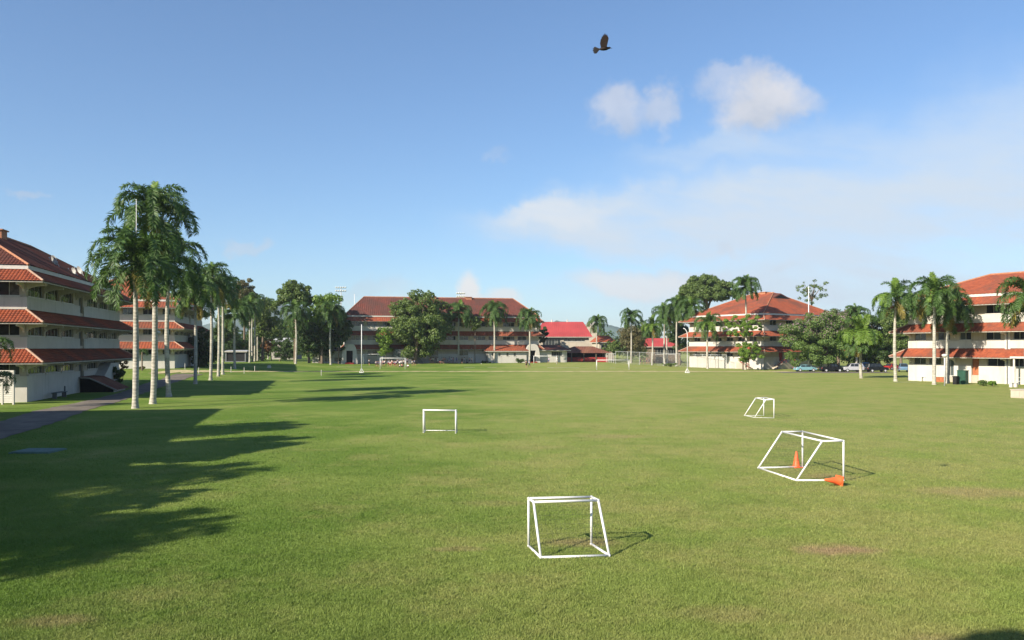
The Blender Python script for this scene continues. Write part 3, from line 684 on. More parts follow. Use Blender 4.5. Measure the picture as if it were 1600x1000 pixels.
def palm(base, hub_z, label, group, seed, scl=1., full=1., dry=2, spear=True, pale=0, windy=0.):
    rr = random.Random(seed * 7 + 3); t = thing('royal_palm', label, 'palm tree', base, rr.uniform(0, 6.28), group)
    H = hub_z - base[2]; tm = TR[seed % 4]; tk = put('trunk', tm, t, (0, 0, -.15), None, (1 * scl ** .5, 1 * scl ** .5, H - 1.35 * scl + .15))
    put('crownshaft', CS, t, (0, 0, H - 1.5 * scl), None, scl)
    def fr(key, azm, z, s):
        if pale >= 2 and key in ('mid', 'low', 'up') and rr.random() < (.75 if pale >= 4 else .4): key = 'pale' if key != 'up' else 'spear'
        o = put('frond', rr.choice(FR[key]), t, (math.cos(azm) * .06, math.sin(azm) * .06, z), (rr.uniform(-.35, .35), rr.uniform(-.12, .12), azm), s * scl * rr.uniform(.92, 1.08)); return o
    n1 = int(4 * full); n2 = int(7 * full); n3 = int(8 * full); n4 = int(7 * full)
    for i in range(n1): fr('up', i * 2.4 + rr.uniform(-.3, .3), H, 1)
    for i in range(n2): fr('mid', i * 6.28 / n2 + rr.uniform(-.35, .35), H - .05, 1)
    for i in range(n3): fr('low', i * 6.28 / n3 + .5 + rr.uniform(-.4, .4), H - .12, 1)
    for i in range(n4): fr('hang', i * 6.28 / n4 + .2 + rr.uniform(-.5, .5), H - .2, 1)
    for i in range(dry): fr('dry', rr.uniform(0, 6.28), H - .3, .95)
    for i in range(pale): fr('pale', rr.uniform(0, 6.28), H - .1, 1)
    if spear: fr('spear', rr.uniform(0, 6.28), H, 1)
    return t
GL, GF, GR = 'palms in the row along the left road', 'palms before the far building', 'palms along the right side of the field'
# px, base py, hub py, label, group, scale, full, dry, pale
PALMS = [
 (211, 638, 408, 'nearest left palm, a bushy crown with its whole trunk grey in shadow', GL, 1.12, 1.5, 2, 1),
 (239, 631, 333, 'tallest left palm, second trunk from the left with a flared pale sunlit base', GL, 1.15, 1.3, 1, 0),
 (264, 620, 410, 'third big left palm with a dark shaded crown right of the tallest one', GL, 1.15, 1.4, 1, 0),
 (305, 600, 458, 'short full palm just right of the three big palms on the left', GL, 1.15, 1.4, 2, 2),
 (329, 594, 436, 'tall palm with thick trunk in the left row beyond the three big ones', GL, 1.15, 1.4, 2, 0),
 (341, 588, 452, 'palm with thin trunk squeezed between two darker crowns in the left row', GL, 1.0, 1.2, 1, 0),
 (348, 585, 448, 'dark crowned palm at the right of the clump in the left row', GL, 1.1, 1.3, 1, 0),
 (367, 576, 488, 'palm standing alone with a low crown after the left clump', GL, 1.15, 1.3, 1, 1),
 (390, 566.5, 478, 'leftmost slim palm of the bunch of four at the far end of the left row', GL, 1.1, 1.1, 1, 1),
 (394.5, 565, 482, 'second slim palm of the bunch of four at the far end of the left row', GL, 1.1, 1., 1, 1),
 (398, 564.5, 470, 'third and tallest slim palm of the bunch of four at the far left', GL, 1.1, 1.1, 0, 1),
 (402.5, 563.5, 484, 'rightmost slim palm of the bunch of four at the far left', GL, 1.1, 1., 1, 1),
 (419, 561, 476, 'dark palm crown half hidden behind the bunch of four', GL, 1.1, 1.1, 0, 0),
 (462, 568.6, 488, 'palm with a drooping crown in front of the umbrella shaped tree', GF, 1.3, 1.4, 1, 0),
 (517, 569.8, 486, 'palm at the left corner of the far building', GF, 1.3, 1.3, 1, 0),
 (717, 567.6, 487, 'palm right beside the big mango tree before the far building', GF, 1.3, 1.3, 1, 0),
 (772, 567.3, 486, 'palm in front of the middle of the bright right half of the far building', GF, 1.3, 1.3, 2, 0),
 (827, 567.3, 495, 'palm in front of the white porch at the right end of the far building', GF, 1.2, 1.2, 1, 0),
 (933, 563, 503, 'palm with drooping yellowed fronds rising above the brown pavilion', GR, 1.2, 1.3, 2, 0),
 (986, 567.6, 495, 'palm in front of the olive brown tree on the far right side', GR, 1.15, 1.2, 1, 0),
 (1019, 570.5, 508, 'short pale palm at the left of the far right palm clump', GR, 1.1, 1.1, 1, 2),
 (1038.5, 570.5, 489, 'palm on the left of the dense far right clump with yellow lower fronds', GR, 1.25, 1.4, 2, 1),
 (1042.5, 568, 500, 'palm hidden behind its neighbour in the dense far right clump', GR, 1.1, 1.1, 1, 0),
 (1057.5, 572, 479, 'tallest palm of the dense far right clump with a bright upright spear', GR, 1.3, 1.4, 1, 1),
 (1080, 573.5, 482, 'palm at the right of the dense clump before the building with the gablet', GR, 1.3, 1.4, 1, 0),
 (1106, 576.2, 506, 'low pale palm in front of the left wall of the gablet building', GR, 1.25, 1.1, 1, 2),
 (1164.7, 577.8, 446, 'tall solitary palm rising above the roof of the gablet building', GR, 1.12, 1.4, 1, 0),
 (1338, 577, 492, 'dark background palm crown peeping over the short yellow green palm', GR, 1.1, 1.2, 0, 0),
 (1345.8, 591, 520, 'short palm with wide yellow green fronds beside the parked cars', GR, 1.3, 1.3, 3, 4),
 (1399.5, 595.8, 464, 'slender pale trunked palm left of the right hand building', GR, 1.15, 1.1, 2, 2),
 (1459.5, 601, 458, 'tall palm with a whitish trunk in front of the left end of the right building', GR, 1.15, 1.2, 2, 1),
 (1481, 599, 478, 'dark trunked palm right next to the whitish one before the right building', GR, 1.2, 1.3, 2, 0),
 (1606, 611, 462, 'palm cut off by the right edge of the picture', GR, 1.15, 1.2, 2, 1)]
for i, (px, py, hy, lb, gr, s, fu, dr, pa) in enumerate(PALMS):
    b = gp(px, py); hub = EYE + (HZ - hy) / F * b.y
    s_ = s * (1.08 if i < 3 else 1.0) * .92
    palm(b, hub, lb, gr, i, s_, fu, dr, True, pa)
for x, y, h, w_ in ((-35.5, 34, 13.5, 'northernmost'), (-34.5, 24, 14.5, 'tallest'), (-33.5, 14, 14, 'third'), (-30, 5, 13, 'nearest and lowest')):
    i = int(y)
    palm(Vector((x, y, 0)), h, w_ + ' palm out of frame on the left shading the lawn', 'palms out of frame on the left', 50 + i, 1.15, 1.4)

# ------------------------------------------------------------------ broadleaf trees
def foliage(name, clumps, m, nleaf, size, seed, flat=.7):
    g = np.random.default_rng(seed); tot = sum(c[3] ** 2 for c in clumps); V = []
    for (cx, cy, cz, r) in clumps:
        k = max(12, int(nleaf * r * r / tot)); d = g.normal(size=(k, 3)); d /= np.linalg.norm(d, axis=1)[:, None]
        rad = r * g.uniform(.35, 1., k) ** .45 * (1 + .18 * np.sin(d[:, 0] * 7 + d[:, 2] * 5 + cx))
        c = np.array([cx, cy, cz]) + d * rad[:, None] * np.array([1, 1, flat])
        nr = d + g.normal(0, .55, (k, 3)) + np.array([0, 0, .35]); nr /= np.linalg.norm(nr, axis=1)[:, None]
        a = np.cross(nr, g.normal(size=(k, 3))); a /= np.linalg.norm(a, axis=1)[:, None]; b = np.cross(nr, a)
        s = size * g.uniform(.6, 1.35, k)[:, None]
        V.append(np.stack([c - a * s, c - b * s * .5 + nr * s * .15, c + a * s, c + b * s * .5 - nr * s * .1], 1))
    V = np.concatenate(V); n = len(V); me = bpy.data.meshes.new(name)
    me.vertices.add(4 * n); me.vertices.foreach_set('co', V.ravel()); me.loops.add(4 * n); me.loops.foreach_set('vertex_index', np.arange(4 * n))
    me.polygons.add(n); me.polygons.foreach_set('loop_start', np.arange(0, 4 * n, 4)); me.polygons.foreach_set('loop_total', np.full(n, 4)); me.update(); me.materials.append(m); return me
def tree(px, py, cx, cy, rx, ry, label, m, D=None, seed=1, nleaf=9000, size=.28, name='tree', nc=34, trunkr=.35, base=None, crad=.34, shape='dome', group=None, depth=None, cat='tree', flower=None, stems=1, gap=0.):
    """crown ellipse (cx,cy,rx,ry) in photo pixels, turned into metres at the tree's own distance"""
    b = base or (gp(px, py) if D is None else Vector(((px - 800) / F * D, D, float(gz((px - 800) / F * D, D)))))
    k = b.y / F; ctr = Vector(((cx - px) * k, 0, EYE + (HZ - cy) * k - b.z)); RX, RZ = rx * k, ry * k; RY = depth or RX
    rr = random.Random(seed * 13 + 1); t = thing(name, label, cat, b, 0, group); cl = []
    nc = int(nc * 1.5); crad *= .92
    for i in range(nc):
        zf = 1 - 2 * (i + .5) / nc; ph = i * 2.39996 + seed; q_ = math.sqrt(1 - zf * zf)
        if shape == 'umbrella': zf = abs(zf) * 1.2 - .2
        c_ = crad * rr.uniform(.6, 1.25); f_ = rr.uniform(.72, 1.12) if i % 4 else rr.uniform(.2, .7)
        d = Vector((q_ * math.cos(ph), q_ * math.sin(ph), zf)) * f_ + Vector((rr.gauss(0, .09), rr.gauss(0, .09), rr.gauss(0, .10)))
        e = 1 - c_ * .8
        cl.append((ctr.x + d.x * RX * e, ctr.y + d.y * RY * e, ctr.z + d.z * RZ * (1 - c_ * .5), c_ * min(RX, max(RZ, .5 * RX))))
    put('crown', foliage('crown', cl, m, nleaf, size, seed), t)
    if flower:
        fl = [(x, y, z + r * .15, r * 1.03) for (x, y, z, r) in cl if z > ctr.z - .1 * RZ]; put('blossom', foliage('blossom', fl, flower, nleaf // 7, size * .8, seed + 5), t)
    tb = MB(); fork = Vector((ctr.x * .35, 0, max(.8, (ctr.z - RZ * .75))))
    for s in range(stems):
        o = Vector((rr.uniform(-.3, .3) * (stems - 1), rr.uniform(-.3, .3) * (stems - 1), 0))
        tb.tube([o + Vector((0, 0, -.2)), o + Vector((0, 0, .3)), fork * .6 + o, fork + o * .5], [trunkr * 1.4, trunkr * 1.05, trunkr * .85, trunkr * .7], 9)
    tb.build('trunk', M['bark'], t, True)
    for (x, y, z, r) in cl[:9]:
        lb = MB(); e = Vector((x, y, z)); m1 = fork.lerp(e, .5) + Vector((0, 0, (e - fork).length * .08))
        lb.tube([fork - Vector((0, 0, .25)), fork.lerp(m1, .5) + Vector((rr.uniform(-.2, .2), 0, 0)), m1, e], [trunkr * .6, trunkr * .45, trunkr * .3, trunkr * .1], 6); lb.build('limb', M['bark'], t, True)
    return t
TB = 'trees behind the left palm row'; TRB = 'trees behind the right side of the field'
tree(648, 568.6, 657, 507, 50, 48, 'big rounded mango tree before the middle of the far building', M['leaf_mango'], seed=1, nleaf=36000, size=.30, nc=60, trunkr=.45, crad=.27)
tree(603, 568.6, 602, 530, 17, 25, 'small bright green tree left of the big mango tree', M['leaf_bright'], seed=2, nleaf=5000, size=.2, nc=26, trunkr=.12, crad=.36)
tree(742, 567.5, 743, 505, 11, 14, 'thin stemmed tree with a small tuft of leaves between two far palms', M['leaf_mango'], seed=3, nleaf=2500, size=.22, nc=14, trunkr=.12)
tree(461, 562, 461, 468, 30, 26, 'flat topped umbrella tree rising above the left palms', M['leaf_mango'], D=207, seed=4, nleaf=9000, size=.3, nc=34, shape='umbrella', group=TB, crad=.3)
tree(503, 562, 505, 487, 29, 31, 'yellow green leafy tree left of the far building', M['leaf_bright'], D=209, seed=5, nleaf=9000, size=.3, nc=34, group=TB)
tree(382, 562, 381, 462, 20, 29, 'brownish tree top above the left palm row', M['leaf_olive'], D=235, seed=6, nleaf=8000, size=.28, nc=30, group=TB)
tree(410, 562, 412, 500, 26, 30, 'green tree behind the bunch of four palms', M['leaf_mango'], D=235, seed=7, nleaf=8000, size=.3, nc=30, group=TB)
tree(483, 562, 480, 520, 36, 34, 'dark low crowned tree between the two palms left of the far building', M['leaf_dark'], D=210, seed=8, nleaf=11000, size=.3, nc=40, group=TB)
tree(529, 562, 531, 512, 20, 30, 'dark tree touching the left end of the far building', M['leaf_dark'], D=210, seed=9, nleaf=9000, size=.26, nc=34, group=TB, trunkr=.15)
tree(440, 561, 441, 520, 26, 26, 'dark tree behind the white balcony house', M['leaf_dark'], D=275, seed=10, nleaf=8000, size=.3, nc=30, group=TB)
tree(424, 562, 421, 541, 13, 12, 'rust coloured small tree beside the bunch of four palms', M['leaf_rust'], D=240, seed=11, nleaf=2500, size=.22, nc=16, group=TB, trunkr=.15)
tree(352, 562, 350, 530, 24, 38, 'dark tree mass behind the middle of the left palm row', M['leaf_dark'], D=225, seed=12, nleaf=10000, size=.28, nc=40, group=TB)
tree(318, 575, 316, 545, 24, 32, 'dark rounded tree at the right corner of the second left building', M['leaf_dark'], D=165, seed=13, nleaf=10000, size=.22, nc=40, group=TB)
tree(310, 570, 305, 455, 24, 24, 'bright green tree top behind the short full palm', M['leaf_bright'], D=215, seed=14, nleaf=6000, size=.28, nc=26, group=TB)
tree(382, 562, 379, 545, 20, 16, 'leafy green bush beneath the left palms by the shelter', M['leaf_mango'], D=228, seed=15, nleaf=4000, size=.22, nc=20, group=TB, trunkr=.15)
tree(556, 560, 552, 505, 16, 22, 'pale green tree beside the left end roof of the far building', M['leaf_mango'], D=248, seed=16, nleaf=2500, size=.25, nc=14, group=TB)
tree(849, 562, 848, 522, 9, 17, 'dark slim tree between the far building and the red roofed hall', M['leaf_dark'], D=246, seed=17, nleaf=3500, size=.24, nc=18, trunkr=.15)
tree(986, 565, 988, 530, 27, 25, 'olive brown tree with pinkish leaves behind the far right palms', M['leaf_olive'], D=248, seed=18, nleaf=9000, size=.26, nc=36, group=TRB)
tree(958, 563, 958, 543, 18, 11, 'low bright green tree behind the brown pavilion', M['leaf_mango'], D=246, seed=19, nleaf=4500, size=.24, nc=22, group=TRB, trunkr=.15)
tree(1010, 560, 1012, 522, 26, 20, 'green tree behind the left of the far right palm clump', M['leaf_mango'], D=290, seed=20, nleaf=5000, size=.3, nc=24, group=TRB)
tree(1105, 565, 1104, 462, 48, 28, 'huge dark umbrella shaped tree rising behind the gablet building', M['leaf_mango'], D=260, seed=21, nleaf=42000, size=.32, nc=95, shape='umbrella', group=TRB, crad=.27, trunkr=.8)
tree(1062, 565, 1060, 520, 20, 24, 'dark tree at the left corner of the gablet building', M['leaf_dark'], D=235, seed=22, nleaf=6000, size=.26, nc=26, group=TRB)
tree(1161, 578.2, 1160, 510, 33, 17, 'upper crown yellow green tree before the front wall of the gablet building', M['leaf_bright'], seed=23, nleaf=8000, size=.16, nc=34, group=TRB, trunkr=.16, crad=.24)
tree(1170, 578.4, 1170, 549, 24, 17, 'lower bushy yellow green tree at the foot of the tall solitary palm', M['leaf_bright'], seed=24, nleaf=7000, size=.15, nc=26, group=TRB, trunkr=.12, crad=.27)
tree(1300, 578, 1277, 530, 60, 42, 'wide spreading tree with mauve blossom over the parked cars', M['leaf_mid'], D=174, seed=25, nleaf=34000, size=.20, nc=64, flower=M['flower'], group=TRB, crad=.26, trunkr=.4)
tree(1310, 578, 1312, 508, 34, 28, 'darker green top behind the mauve blossoming tree', M['leaf_mango'], D=190, seed=26, nleaf=9000, size=.22, nc=30, flower=M['flower'], group=TRB)
tree(1268, 570, 1268, 455, 28, 19, 'sparse wispy tree with bare upper twigs behind the orange roof', M['leaf_mango'], D=235, seed=27, nleaf=1500, size=.22, nc=26, group=TRB, crad=.2, trunkr=.25)
tree(1375, 575, 1372, 530, 36, 48, 'dense dark green tree between the short yellow palm and the slender palm', M['leaf_dark'], D=195, seed=28, nleaf=18000, size=.24, nc=56, group=TRB, crad=.27)
tree(1408, 575, 1406, 515, 28, 42, 'deep green tree touching the left end of the right building', M['leaf_mango'], D=185, seed=29, nleaf=13000, size=.24, nc=44, group=TRB)
tree(1345, 575, 1342, 540, 30, 34, 'dark tree behind the short yellow green palm', M['leaf_dark'], D=205, seed=30, nleaf=10000, size=.24, nc=40, group=TRB)
tree(1450, 575, 1440, 520, 30, 36, 'tree hidden behind the left end of the right building', M['leaf_dark'], D=200, seed=31, nleaf=6000, size=.26, nc=30, group=TRB)
tree(1065, 560, 1020, 545, 60, 12, 'low dark hedge like tree behind the wire fence', M['leaf_dark'], D=275, seed=32, nleaf=6000, size=.3, nc=30, group=TRB, crad=.5)
# far belt of wood closing the view between the buildings
clb = []; rr = random.Random(9)
for i in range(150):
    px = rr.uniform(240, 1500); D = rr.uniform(330, 380); top = 520 if px < 600 or px > 1200 else 526
    p = at(px, top + rr.uniform(0, 22), D); clb.append((p.x, p.y, p.z, rr.uniform(3, 5)))
o_ = put('wood', foliage('wood', clb, M['leaf_dark'], 40000, .6, 77)); tag(o_, 'low belt of far woodland seen between the buildings', 'wood', kind='stuff')
# out of frame trees that shade the lawn bottom left, and one added to shade bottom right
tree(0, 0, 0, 0, 1, 1, 'mango tree out of frame at the left shading the near lawn', M['leaf_dark'], base=Vector((-24.5, 12.5, 0)), seed=41, nleaf=1, size=.3, nc=1) if False else None
def plain_tree(loc, R_, zc, label, seed):
    t = thing('tree', label, 'tree', loc, 0); rr = random.Random(seed); cl = []
    for i in range(40):
        d = Vector((rr.gauss(0, 1), rr.gauss(0, 1), rr.gauss(0, .8))).normalized() * rr.uniform(.4, 1); cl.append((d.x * R_, d.y * R_, zc + d.z * R_ * .7, R_ * rr.uniform(.22, .36)))
    put('crown', foliage('crown', cl, M['leaf_dark'], 15000, .24, seed), t)
    tb = MB(); tb.tube([(0, 0, -.2), (0, 0, zc * .5), (0, 0, zc)], [.4, .3, .15], 9); tb.build('trunk', M['bark'], t, True)
plain_tree((-27.3, 13.8, 0), 4.3, 7.6, 'mango tree out of frame at the left shading the near lawn', 41)
plain_tree((-28, 28.5, 0), 3.8, 8.3, 'leafy tree out of frame at the left beside the middle of a hidden building', 44)
plain_tree((-29.5, 21, 0), 3.2, 8, 'rounded tree out of frame at the left beside a hidden building', 43)
plain_tree((-9.1, -4.85, 0), 2.0, 14, 'unseen tree added behind the camera to shade the bottom right corner', 42)  # unseen caster added only for the corner shadow

# shrubs
def shrub(px, py, w_, h_, label, m, seed, n_=1500, size=.12, grp=None):
    b = gp(px, py); k = b.y / F; t = thing('shrub', label, 'shrub', b, 0, grp); rr = random.Random(seed); cl = []
    for i in range(14): cl.append((rr.uniform(-.7, .7) * w_ * k, rr.uniform(-.5, .5) * w_ * k, rr.uniform(.25, .85) * h_ * k, rr.uniform(.25, .42) * min(w_, h_) * k))
    put('foliage', foliage('foliage', cl, m, n_, size, seed), t); s = MB(); s.tube([(0, 0, -.1), (0, 0, h_ * k * .6)], .05, 6); s.build('stem', M['bark'], t); return t
tree(437, 562, 447, 545, 24, 18, 'low dark tree in front of the balcony house at the far left', M['leaf_dark'], D=225, seed=51, nleaf=6000, size=.24, nc=24, group=TB, trunkr=.15)
tree(400, 562, 402, 540, 26, 24, 'dark leafy tree right behind the bunch of four palm trunks', M['leaf_dark'], D=245, seed=52, nleaf=7000, size=.26, nc=28, group=TB)
tree(500, 562, 503, 528, 26, 30, 'dark tree behind the palm at the left corner of the far building', M['leaf_dark'], D=211, seed=53, nleaf=9000, size=.24, nc=34, group=TB)
shrub(184, 606, 12, 36, 'tall dark shrub at the far corner of the nearest left building', M['leaf_dark'], 3, 2600, .14)
shrub(192, 597, 8, 40, 'reddish tipped dark shrub behind the tall dark shrub', M['leaf_rust'], 4, 700, .12)
shrub(1536, 603, 8, 9, 'left one of two low bushes at the foot of the right building', M['leaf_mango'], 5, 900, .1)
shrub(1551, 604, 7, 9, 'right one of two low bushes at the foot of the right building', M['leaf_bright'], 6, 900, .1)
shrub(222, 578, 8, 6, 'small pale bush on the lawn of the second left building', M['leaf_olive'], 7, 500, .1)
shrub(760, 567.6, 10, 4, 'dark low bush at the foot of the far wall right of the thin tree', M['leaf_dark'], 8, 600, .14)
shrub(814, 567.4, 9, 8, 'dark bush left of the right porch', M['leaf_dark'], 9, 800, .14)
shrub(1045, 573, 14, 6, 'bush in the wire fence near the dense palm clump', M['leaf_mango'], 10, 800, .14)
def small_palm(px, py, hub, label, s, seed):
    b = gp(px, py); t = thing('feather_palm', label, 'palm', b, 0); rr = random.Random(seed); H = EYE + (HZ - hub) / F * b.y
    tb = MB(); tb.tube([(0, 0, -.1), (0, 0, H)], [.14, .1], 8); tb.build('trunk', M['bark'], t)
    for i in range(12): put('frond', rr.choice(FR['mid'] + FR['low']), t, (0, 0, H), (rr.uniform(-.3, .3), 0, i * .52 + rr.uniform(-.2, .2)), s)
small_palm(-18, 640, 545, 'small dark feathery palm cut off by the left edge', .6, 1)
small_palm(-12, 650, 598, 'lower dark feathery palm cut off by the left edge', .5, 2)
small_palm(222, 579, 560, 'young thin palm on the lawn before the second left building', .35, 3)

# ------------------------------------------------------------------ goals
def pipe_goal(name, pts, edges, rad, label, group, netfaces=(), pitch=.11, netr=.0018):
    P = {k: Vector(v) for k, v in pts.items()}; o = sum(P.values(), Vector()) / len(P); o.z = 0
    t = thing(name, label, 'goal', o, 0, group)
    for (a, b) in edges:
        mb = MB(); mb.tube([P[a] - o, P[b] - o], rad, 10)
        nm = 'base_bar' if P[a].z < .2 and P[b].z < .2 else ('crossbar' if abs(P[a].z - P[b].z) < .15 else ('post' if (P[a].xy - P[b].xy).length < .25 else 'leg'))
        mb.build(nm, M['post'], t, True)
    jt = MB()
    for k, v in P.items(): jt.ball(v - o, rad * 1.25, 8, 6)
    jt.build('joints', M['post'], t, True)
    if netfaces:
        nb = MB()
        for (a, b, c, d) in netfaces:
            A, B, C_, D_ = [P[k] - o for k in (a, b, c, d)]
            nu = max(2, int((A - B).length / pitch)); nv = max(2, int((B - C_).length / pitch))
            for i in range(1, nu): nb.tube([A.lerp(B, i / nu), D_.lerp(C_, i / nu)], netr, 3, False)
            for i in range(1, nv): nb.tube([A.lerp(D_, i / nv), B.lerp(C_, i / nv)], netr, 3, False)
        tag(nb.build('net', M['net'], t), kind='stuff')
    return t
def goal_from_px(fl, fr_, bl, br, h, tback_l, tback_r, rad, label, group, front_bar=False, back_bar=True, name='mini_goal', net=True, side_bars=True, sink=.03):
    FL, FR_, BL, BR = on_z(*fl, sink), on_z(*fr_, sink), on_z(*bl, sink), on_z(*br, sink)
    pts = dict(fl=FL, fr=FR_, bl=BL, br=BR, tfl=Vector((FL.x, FL.y, h)), tfr=Vector((FR_.x, FR_.y, h)), tbl=FL.lerp(BL, tback_l) + Vector((0, 0, h - .03)), tbr=FR_.lerp(BR, tback_r) + Vector((0, 0, h - .03)))
    E = [('fl', 'tfl'), ('fr', 'tfr'), ('bl', 'tbl'), ('br', 'tbr'), ('tfl', 'tfr'), ('tbl', 'tbr'), ('tfl', 'tbl'), ('tfr', 'tbr')]
    if side_bars: E += [('fl', 'bl'), ('fr', 'br')]
    if back_bar: E += [('bl', 'br')]
    if front_bar: E += [('fl', 'fr')]
    nf = [('tbl', 'tbr', 'br', 'bl'), ('tfl', 'tbl', 'bl', 'fl'), ('tfr', 'tbr', 'br', 'fr'), ('tfl', 'tfr', 'tbr', 'tbl')] if net else ()
    return pipe_goal(name, pts, E, rad, label, group, nf)
GG = 'small white pipe goals on the field'
goal_from_px((826, 853), (924, 850), (845, 871), (952, 868), 1.22, .42, .40, .031, 'nearest small white pipe goal in the middle of the lawn', GG)
goal_from_px((1254, 729.5), (1318, 750.5), (1185, 731), (1244.4, 750.5), 1.5, .47, .45, .036, 'large angled white pipe goal with two orange cones in it', GG)
goal_from_px((1193.4, 649.6), (1209.3, 653.5), (1163, 649.6), (1179, 652.7), 1.32, .42, .42, .036, 'small white pipe goal farthest right, seen side on behind the angled one', GG, net=False, sink=-.015)
goal_from_px((661.8, 676.5), (712.2, 677.4), (664, 673), (713.8, 673.4), 1.33, .4, .4, .045, 'small white pipe goal left of the middle of the lawn, seen straight on', GG, net=False, sink=-.015)
def full_goal(x0, y0, x1, y1, top, label, dep=1.6, slant=1.4, W_=None):
    A, B = gp(x0, y0), gp(x1, y1); h = EYE + (HZ - top) / F * A.y - A.z; dv = (B - A); dv.z = 0; nv = Vector((-dv.y, dv.x, 0)).normalized()
    z0 = A.z; P = dict(a=A, b=B, ta=A + Vector((0, 0, h)), tb=B + Vector((0, 0, h)), ca=A + nv * slant + Vector((.0, 0, 0)), cb=B + nv * slant)
    pts = {k: Vector((v.x, v.y, v.z - z0)) for k, v in P.items()}
    t = pipe_goal('football_goal', pts, [('a', 'ta'), ('b', 'tb'), ('ta', 'tb'), ('ta', 'ca'), ('tb', 'cb')], .06, label, 'full size goals at the far side'); t.location.z = z0
full_goal(594, 576.4, 633, 576.6, 559.5, 'full size white goal in front of the crowd of children')
full_goal(567.5, 569, 597, 569, 553.5, 'white goal behind the tall lone post at the far left')
full_goal(834, 568.6, 869.5, 568.8, 556.3, 'white goal beside the right porch of the far building')
full_goal(932.5, 577.5, 983, 577.5, 562.6, 'full size white goal in front of the brown pavilion')
# tall posts
def tall_post(px, py, top, label, hook=False):
    b = gp(px, py); H = EYE + (HZ - top) / F * b.y - b.z; t = thing('tall_post', label, 'post', b, 0, 'tall white posts beside the field')
    mb = MB(); pts = [(0, 0, 0), (0, 0, H)]
    if hook: pts = [(0, 0, 0), (0, 0, H * .86), (-.12, 0, H * .93), (-.45, 0, H * .985), (-.8, 0, H)]
    mb.tube(pts, .075, 8); mb.build('pole', M['post'], t, True); f = MB(); f.box(-.3, .3, -.3, .3, 0, .12); f.tube([(-.45, 0, 0), (0, 0, .9)], .05, 6); f.tube([(.45, 0, 0), (0, 0, .9)], .05, 6); f.build('foot', M['post'], t)
tall_post(565, 582.3, 507, 'tall plain white post left of the goal with the crowd')
tall_post(1074, 582.5, 513, 'tall white post with a curved top near the far right palms', True)
def lamp_post(px, py, top, label, r=.06, head='dome', grp=None, z=None, D=None):
    b = gp(px, py) if D is None else Vector(((px - 800) / F * D, D, z or 0)); H = EYE + (HZ - top) / F * b.y - b.z; t = thing('lamp_post', label, 'lamp post', b, 0, grp)
    mb = MB(); mb.tube([(0, 0, 0), (0, 0, H)], r, 8); mb.build('pole', M['metal'], t, True); h = MB()
    h.tube([(0, 0, H - .05), (0, 0, H + .1), (0, 0, H + .3), (0, 0, H + .42)], [.12, .3, .38, .1], 12); h.build('lamp_head', M['trim'], t, True)
lamp_post(246, 606, 522, 'grey lamp post between the second and third big left palms')
lamp_post(1476, 603, 558, 'white topped lamp post before the right building between two palms', .09)
def flag_pole(px, D, z0, ytop, r, label, name='flagpole'):
    b = Vector(((px - 800) / F * D, D, z0)); H = EYE + (HZ - ytop) / F * D - z0; t = thing(name, label, 'pole', b, 0); mb = MB(); mb.tube([(0, 0, 0), (0, 0, H)], [r, r * .7], 8); mb.build('pole', M['post'], t, True)
    f = MB(); f.ball((0, 0, H + r), r * 1.6, 8, 6); f.build('finial', M['post'], t, True)
flag_pole(213, 68.3, 0, 313, .035, 'thin pale mast standing in the crown of the nearest left palm', 'mast')
flag_pole(1263.5, 186, .1, 450, .12, 'white mast standing on the front of the gablet building', 'mast')
flag_pole(554, 232, .9, 461, .1, 'thin white mast at the left ridge end of the far building roof', 'mast')
flag_pole(246, 140, 0, 440, .05, 'slim pale mast rising behind the big left palms', 'mast')
def floodlight(px, D, ytop, label, w_=3.4):
    b = Vector(((px - 800) / F * D, D, .9)); H = EYE + (HZ - ytop) / F * D - .9; t = thing('floodlight_mast', label, 'floodlight', b, 0, 'floodlight masts behind the far building')
    mb = MB(); mb.tube([(0, 0, 0), (0, 0, H)], [.25, .14], 8); mb.build('pole', M['metal'], t, True)
    for z in (H, H - 1.2):
        b_ = MB(); b_.box(-w_ / 2, w_ / 2, -.08, .08, z - .06, z + .06); b_.build('bar', M['metal'], t)
        for i in range(5):
            x = -w_ / 2 + w_ * i / 4; l = MB(); l.tube([(x, -.1, z + .05), (x, -.3, z + .25), (x, -.55, z + .12)], [.12, .28, .34], 8); l.build('lamp', M['chrome'], t, True)
floodlight(533, 300, 450, 'floodlight rack on a mast left of the far roof')
floodlight(720, 300, 459, 'floodlight rack just above the palm by the mango tree', 2.6)
# cones
def cone_mesh():
    mb = MB(); mb.tube([(0, 0, .035), (0, 0, .05), (0, 0, .3), (0, 0, .66), (0, 0, .68)], [.17, .155, .105, .035, .02], 16); return mb.mesh('body', M['orange'], True)
cb = MB(); cb.box(-.19, .19, -.19, .19, 0, .035)
CM, CBm = cone_mesh(), cb.mesh('base_plate', M['orange'])
p = on_z(1244.5, 730.2, 0); t = thing('traffic_cone', 'orange cone standing upright inside the angled goal', 'cone', p, .3, 'orange cones in the angled goal'); put('body', CM, t); put('base_plate', CBm, t)
p = on_z(1312, 751.5, .17); t = thing('traffic_cone', 'orange cone lying on its side by the right post of the angled goal', 'cone', p, 0, 'orange cones in the angled goal'); t.rotation_euler = (R(8), R(-83), R(12)); put('body', CM, t); put('base_plate', CBm, t)

